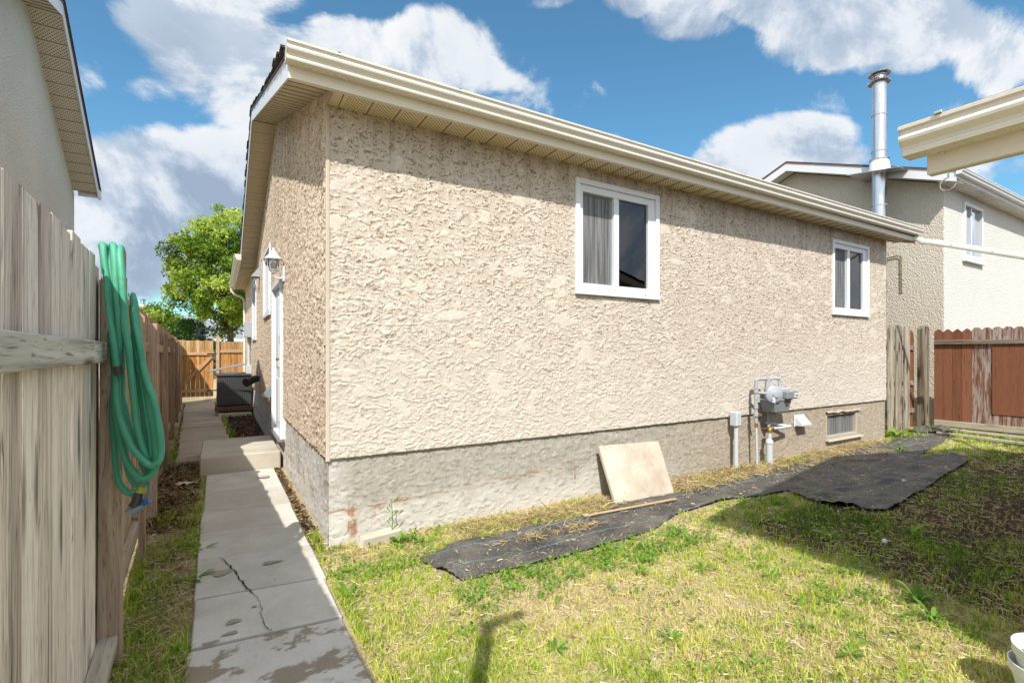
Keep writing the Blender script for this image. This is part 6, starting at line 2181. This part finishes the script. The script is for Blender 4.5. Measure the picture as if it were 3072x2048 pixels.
tag(cv, 'low green clover spreading along the near edge of the fabric', 'clover', None, 'stuff')


def weed(x, y, size, lbl, seed, upright=0.35, leaves=11, grp='weeds in the lawn'):
    r = random.Random(seed)
    V, F, T = [], [], []
    for k in range(leaves):
        an = k * 2.4 + r.uniform(-.3, .3)
        l = size * r.uniform(.6, 1.1)
        w = l * r.uniform(.16, .26)
        up = upright * r.uniform(.5, 1.6)
        c, s = math.cos(an), math.sin(an)
        b = len(V)
        t = r.uniform(.3, .9)
        for (f, ww) in ((0.04, .25), (.35, .8), (.65, 1.0), (.88, .6), (1.0, .05)):
            hh = l * (up * f - .45 * up * f * f * 1.2) + 0.006
            for sg in (-1, 1):
                V.append((c * l * f - s * w * ww * sg * .5, s * l * f + c * w * ww * sg * .5, hh + .1 * w * ww))
                T.append(t + r.uniform(-.08, .08))
        for i in range(4):
            F.append((b + 2 * i, b + 2 * i + 1, b + 2 * i + 3, b + 2 * i + 2))
    o = arr_mesh('weed', np.array(V), np.array(F), None, M['weed'], None, True, {'tint': np.array(T)})
    o.location = (x, y, 0.004 + float(ground_h(np.array([x]), np.array([y]))[0]))
    return tag(o, lbl, 'weed', grp)


weed(0.50, -0.20, 0.085, 'bushy green weed beside the pale concrete lump at the wall', 1, 1.2, 30, 'weeds along the wall')
weed(0.64, -0.28, 0.07, 'second low green weed right of the concrete lump', 2, .8, 14, 'weeds along the wall')
weed(1.62, -0.46, 0.09, 'lone upright green leaf in the hay behind the fabric', 3, 1.5, 4, 'weeds along the wall')
weed(-0.83, 0.42, 0.12, 'green weed leaning over the left edge of the path above the crack', 4, .6, 10, 'weeds along the path')
weed(-0.86, -0.15, 0.13, 'leafy weed at the left edge of the path beside the cracked slab', 5, .6, 12, 'weeds along the path')
weed(-0.05, -0.52, 0.10, 'broad leaved weed at the right edge of the path below the house corner', 6, .5, 8, 'weeds along the path')
weed(-0.03, -0.86, 0.12, 'broad leaved weed at the right path edge nearest the camera', 7, .5, 9, 'weeds along the path')
weed(-1.17, -1.27, 0.10, 'small green weed growing over the bottom rail of the grey fence', 8, 1.0, 8, 'weeds along the path')
weed(2.86, -2.70, 0.10, 'large dark green weed clump at the shadow edge on the right', 9, 1.3, 44)
weed(2.70, -2.82, 0.13, 'pale broad leaf weed beside the large dark clump', 10, .8, 9)
weed(9.5, -0.06, 0.22, 'bright green weeds at the right end of the foundation', 12, 1.0, 24, 'weeds along the wall')
weed(8.15, -0.62, 0.16, 'green weeds growing through the far fabric near the brown fence', 13, .8, 20, 'weeds along the wall')
LB = ['flat green rosette in the open lawn straight below the fabric', 'green rosette low in the picture where the sunny lawn is widest', 'flat rosette of leaves just before the large weed clump', 'small rosette in the turf near the bottom end of the path',
      'rosette of leaves close below the middle of the black fabric', 'leafy rosette on the shaded bare soil right of the clump', 'rosette on the shaded soil farthest right among the weeds', 'small leafy weed midway between fabric and dark shadow', 'green rosette at the tip of the canopy shadow']
for k, (x, y, s) in enumerate([(1.30, -2.2, .09), (1.95, -2.75, .10), (2.45, -2.05, .09), (0.75, -1.95, .08), (1.75, -1.55, .09), (3.5, -1.9, .12), (4.2, -2.2, .12), (2.1, -1.75, .08), (3.0, -1.5, .09)]):
    weed(x, y, s, LB[k], 30 + k, .5, 9)
# seed stalk against the wall
stk = MB().tube([(0, 0, 0), (.01, 0, .18), (0.0, .01, .33)], .003, 6)
for k in range(7):
    z = .08 + .035 * k
    an = k * 2.1
    stk.add([(0, 0, z), (math.cos(an) * .05, math.sin(an) * .03, z + .05), (math.cos(an) * .06, math.sin(an) * .03, z + .035)], [(0, 1, 2)])
stk = arr_mesh('weed_stalk', np.array(stk.v), None, np.array([t for f in stk.f for t in ([f] if len(f) == 3 else ([(f[0], f[1], f[2]), (f[0], f[2], f[3])] if len(f) == 4 else [(f[0], f[i], f[i + 1]) for i in range(1, len(f) - 1)]))]), M['weed'], None, False, {'tint': np.full(len(stk.v), .5)})
stk.location = (0.47, -0.10, 0)
tag(stk, 'thin upright green weed stalk against the foundation near the corner', 'weed', 'weeds along the wall')
for k, (x, y) in enumerate([(3.45, -2.30), (5.6, -1.62)]):
    dd = empty('dandelion', (x, y, 0), 0, ('white dandelion seed head above the large dark weed clump', 'white dandelion seed head by the edge of the shaded fabric')[k], 'dandelion', 'dandelion clocks')
    MB().tube([(0, 0, 0), (.01, 0, .06), (.008, .004, .11)], .002, 6).build('stem', M['hose'], dd)
    MB().lathe([(0, -.018), (.014, -.012), (.019, 0), (.014, .012), (0, .018)], (.008, .004, .125), 10).build('seed_head', M['vinyl'], dd, None, True)

bpy.context.view_layer.update()
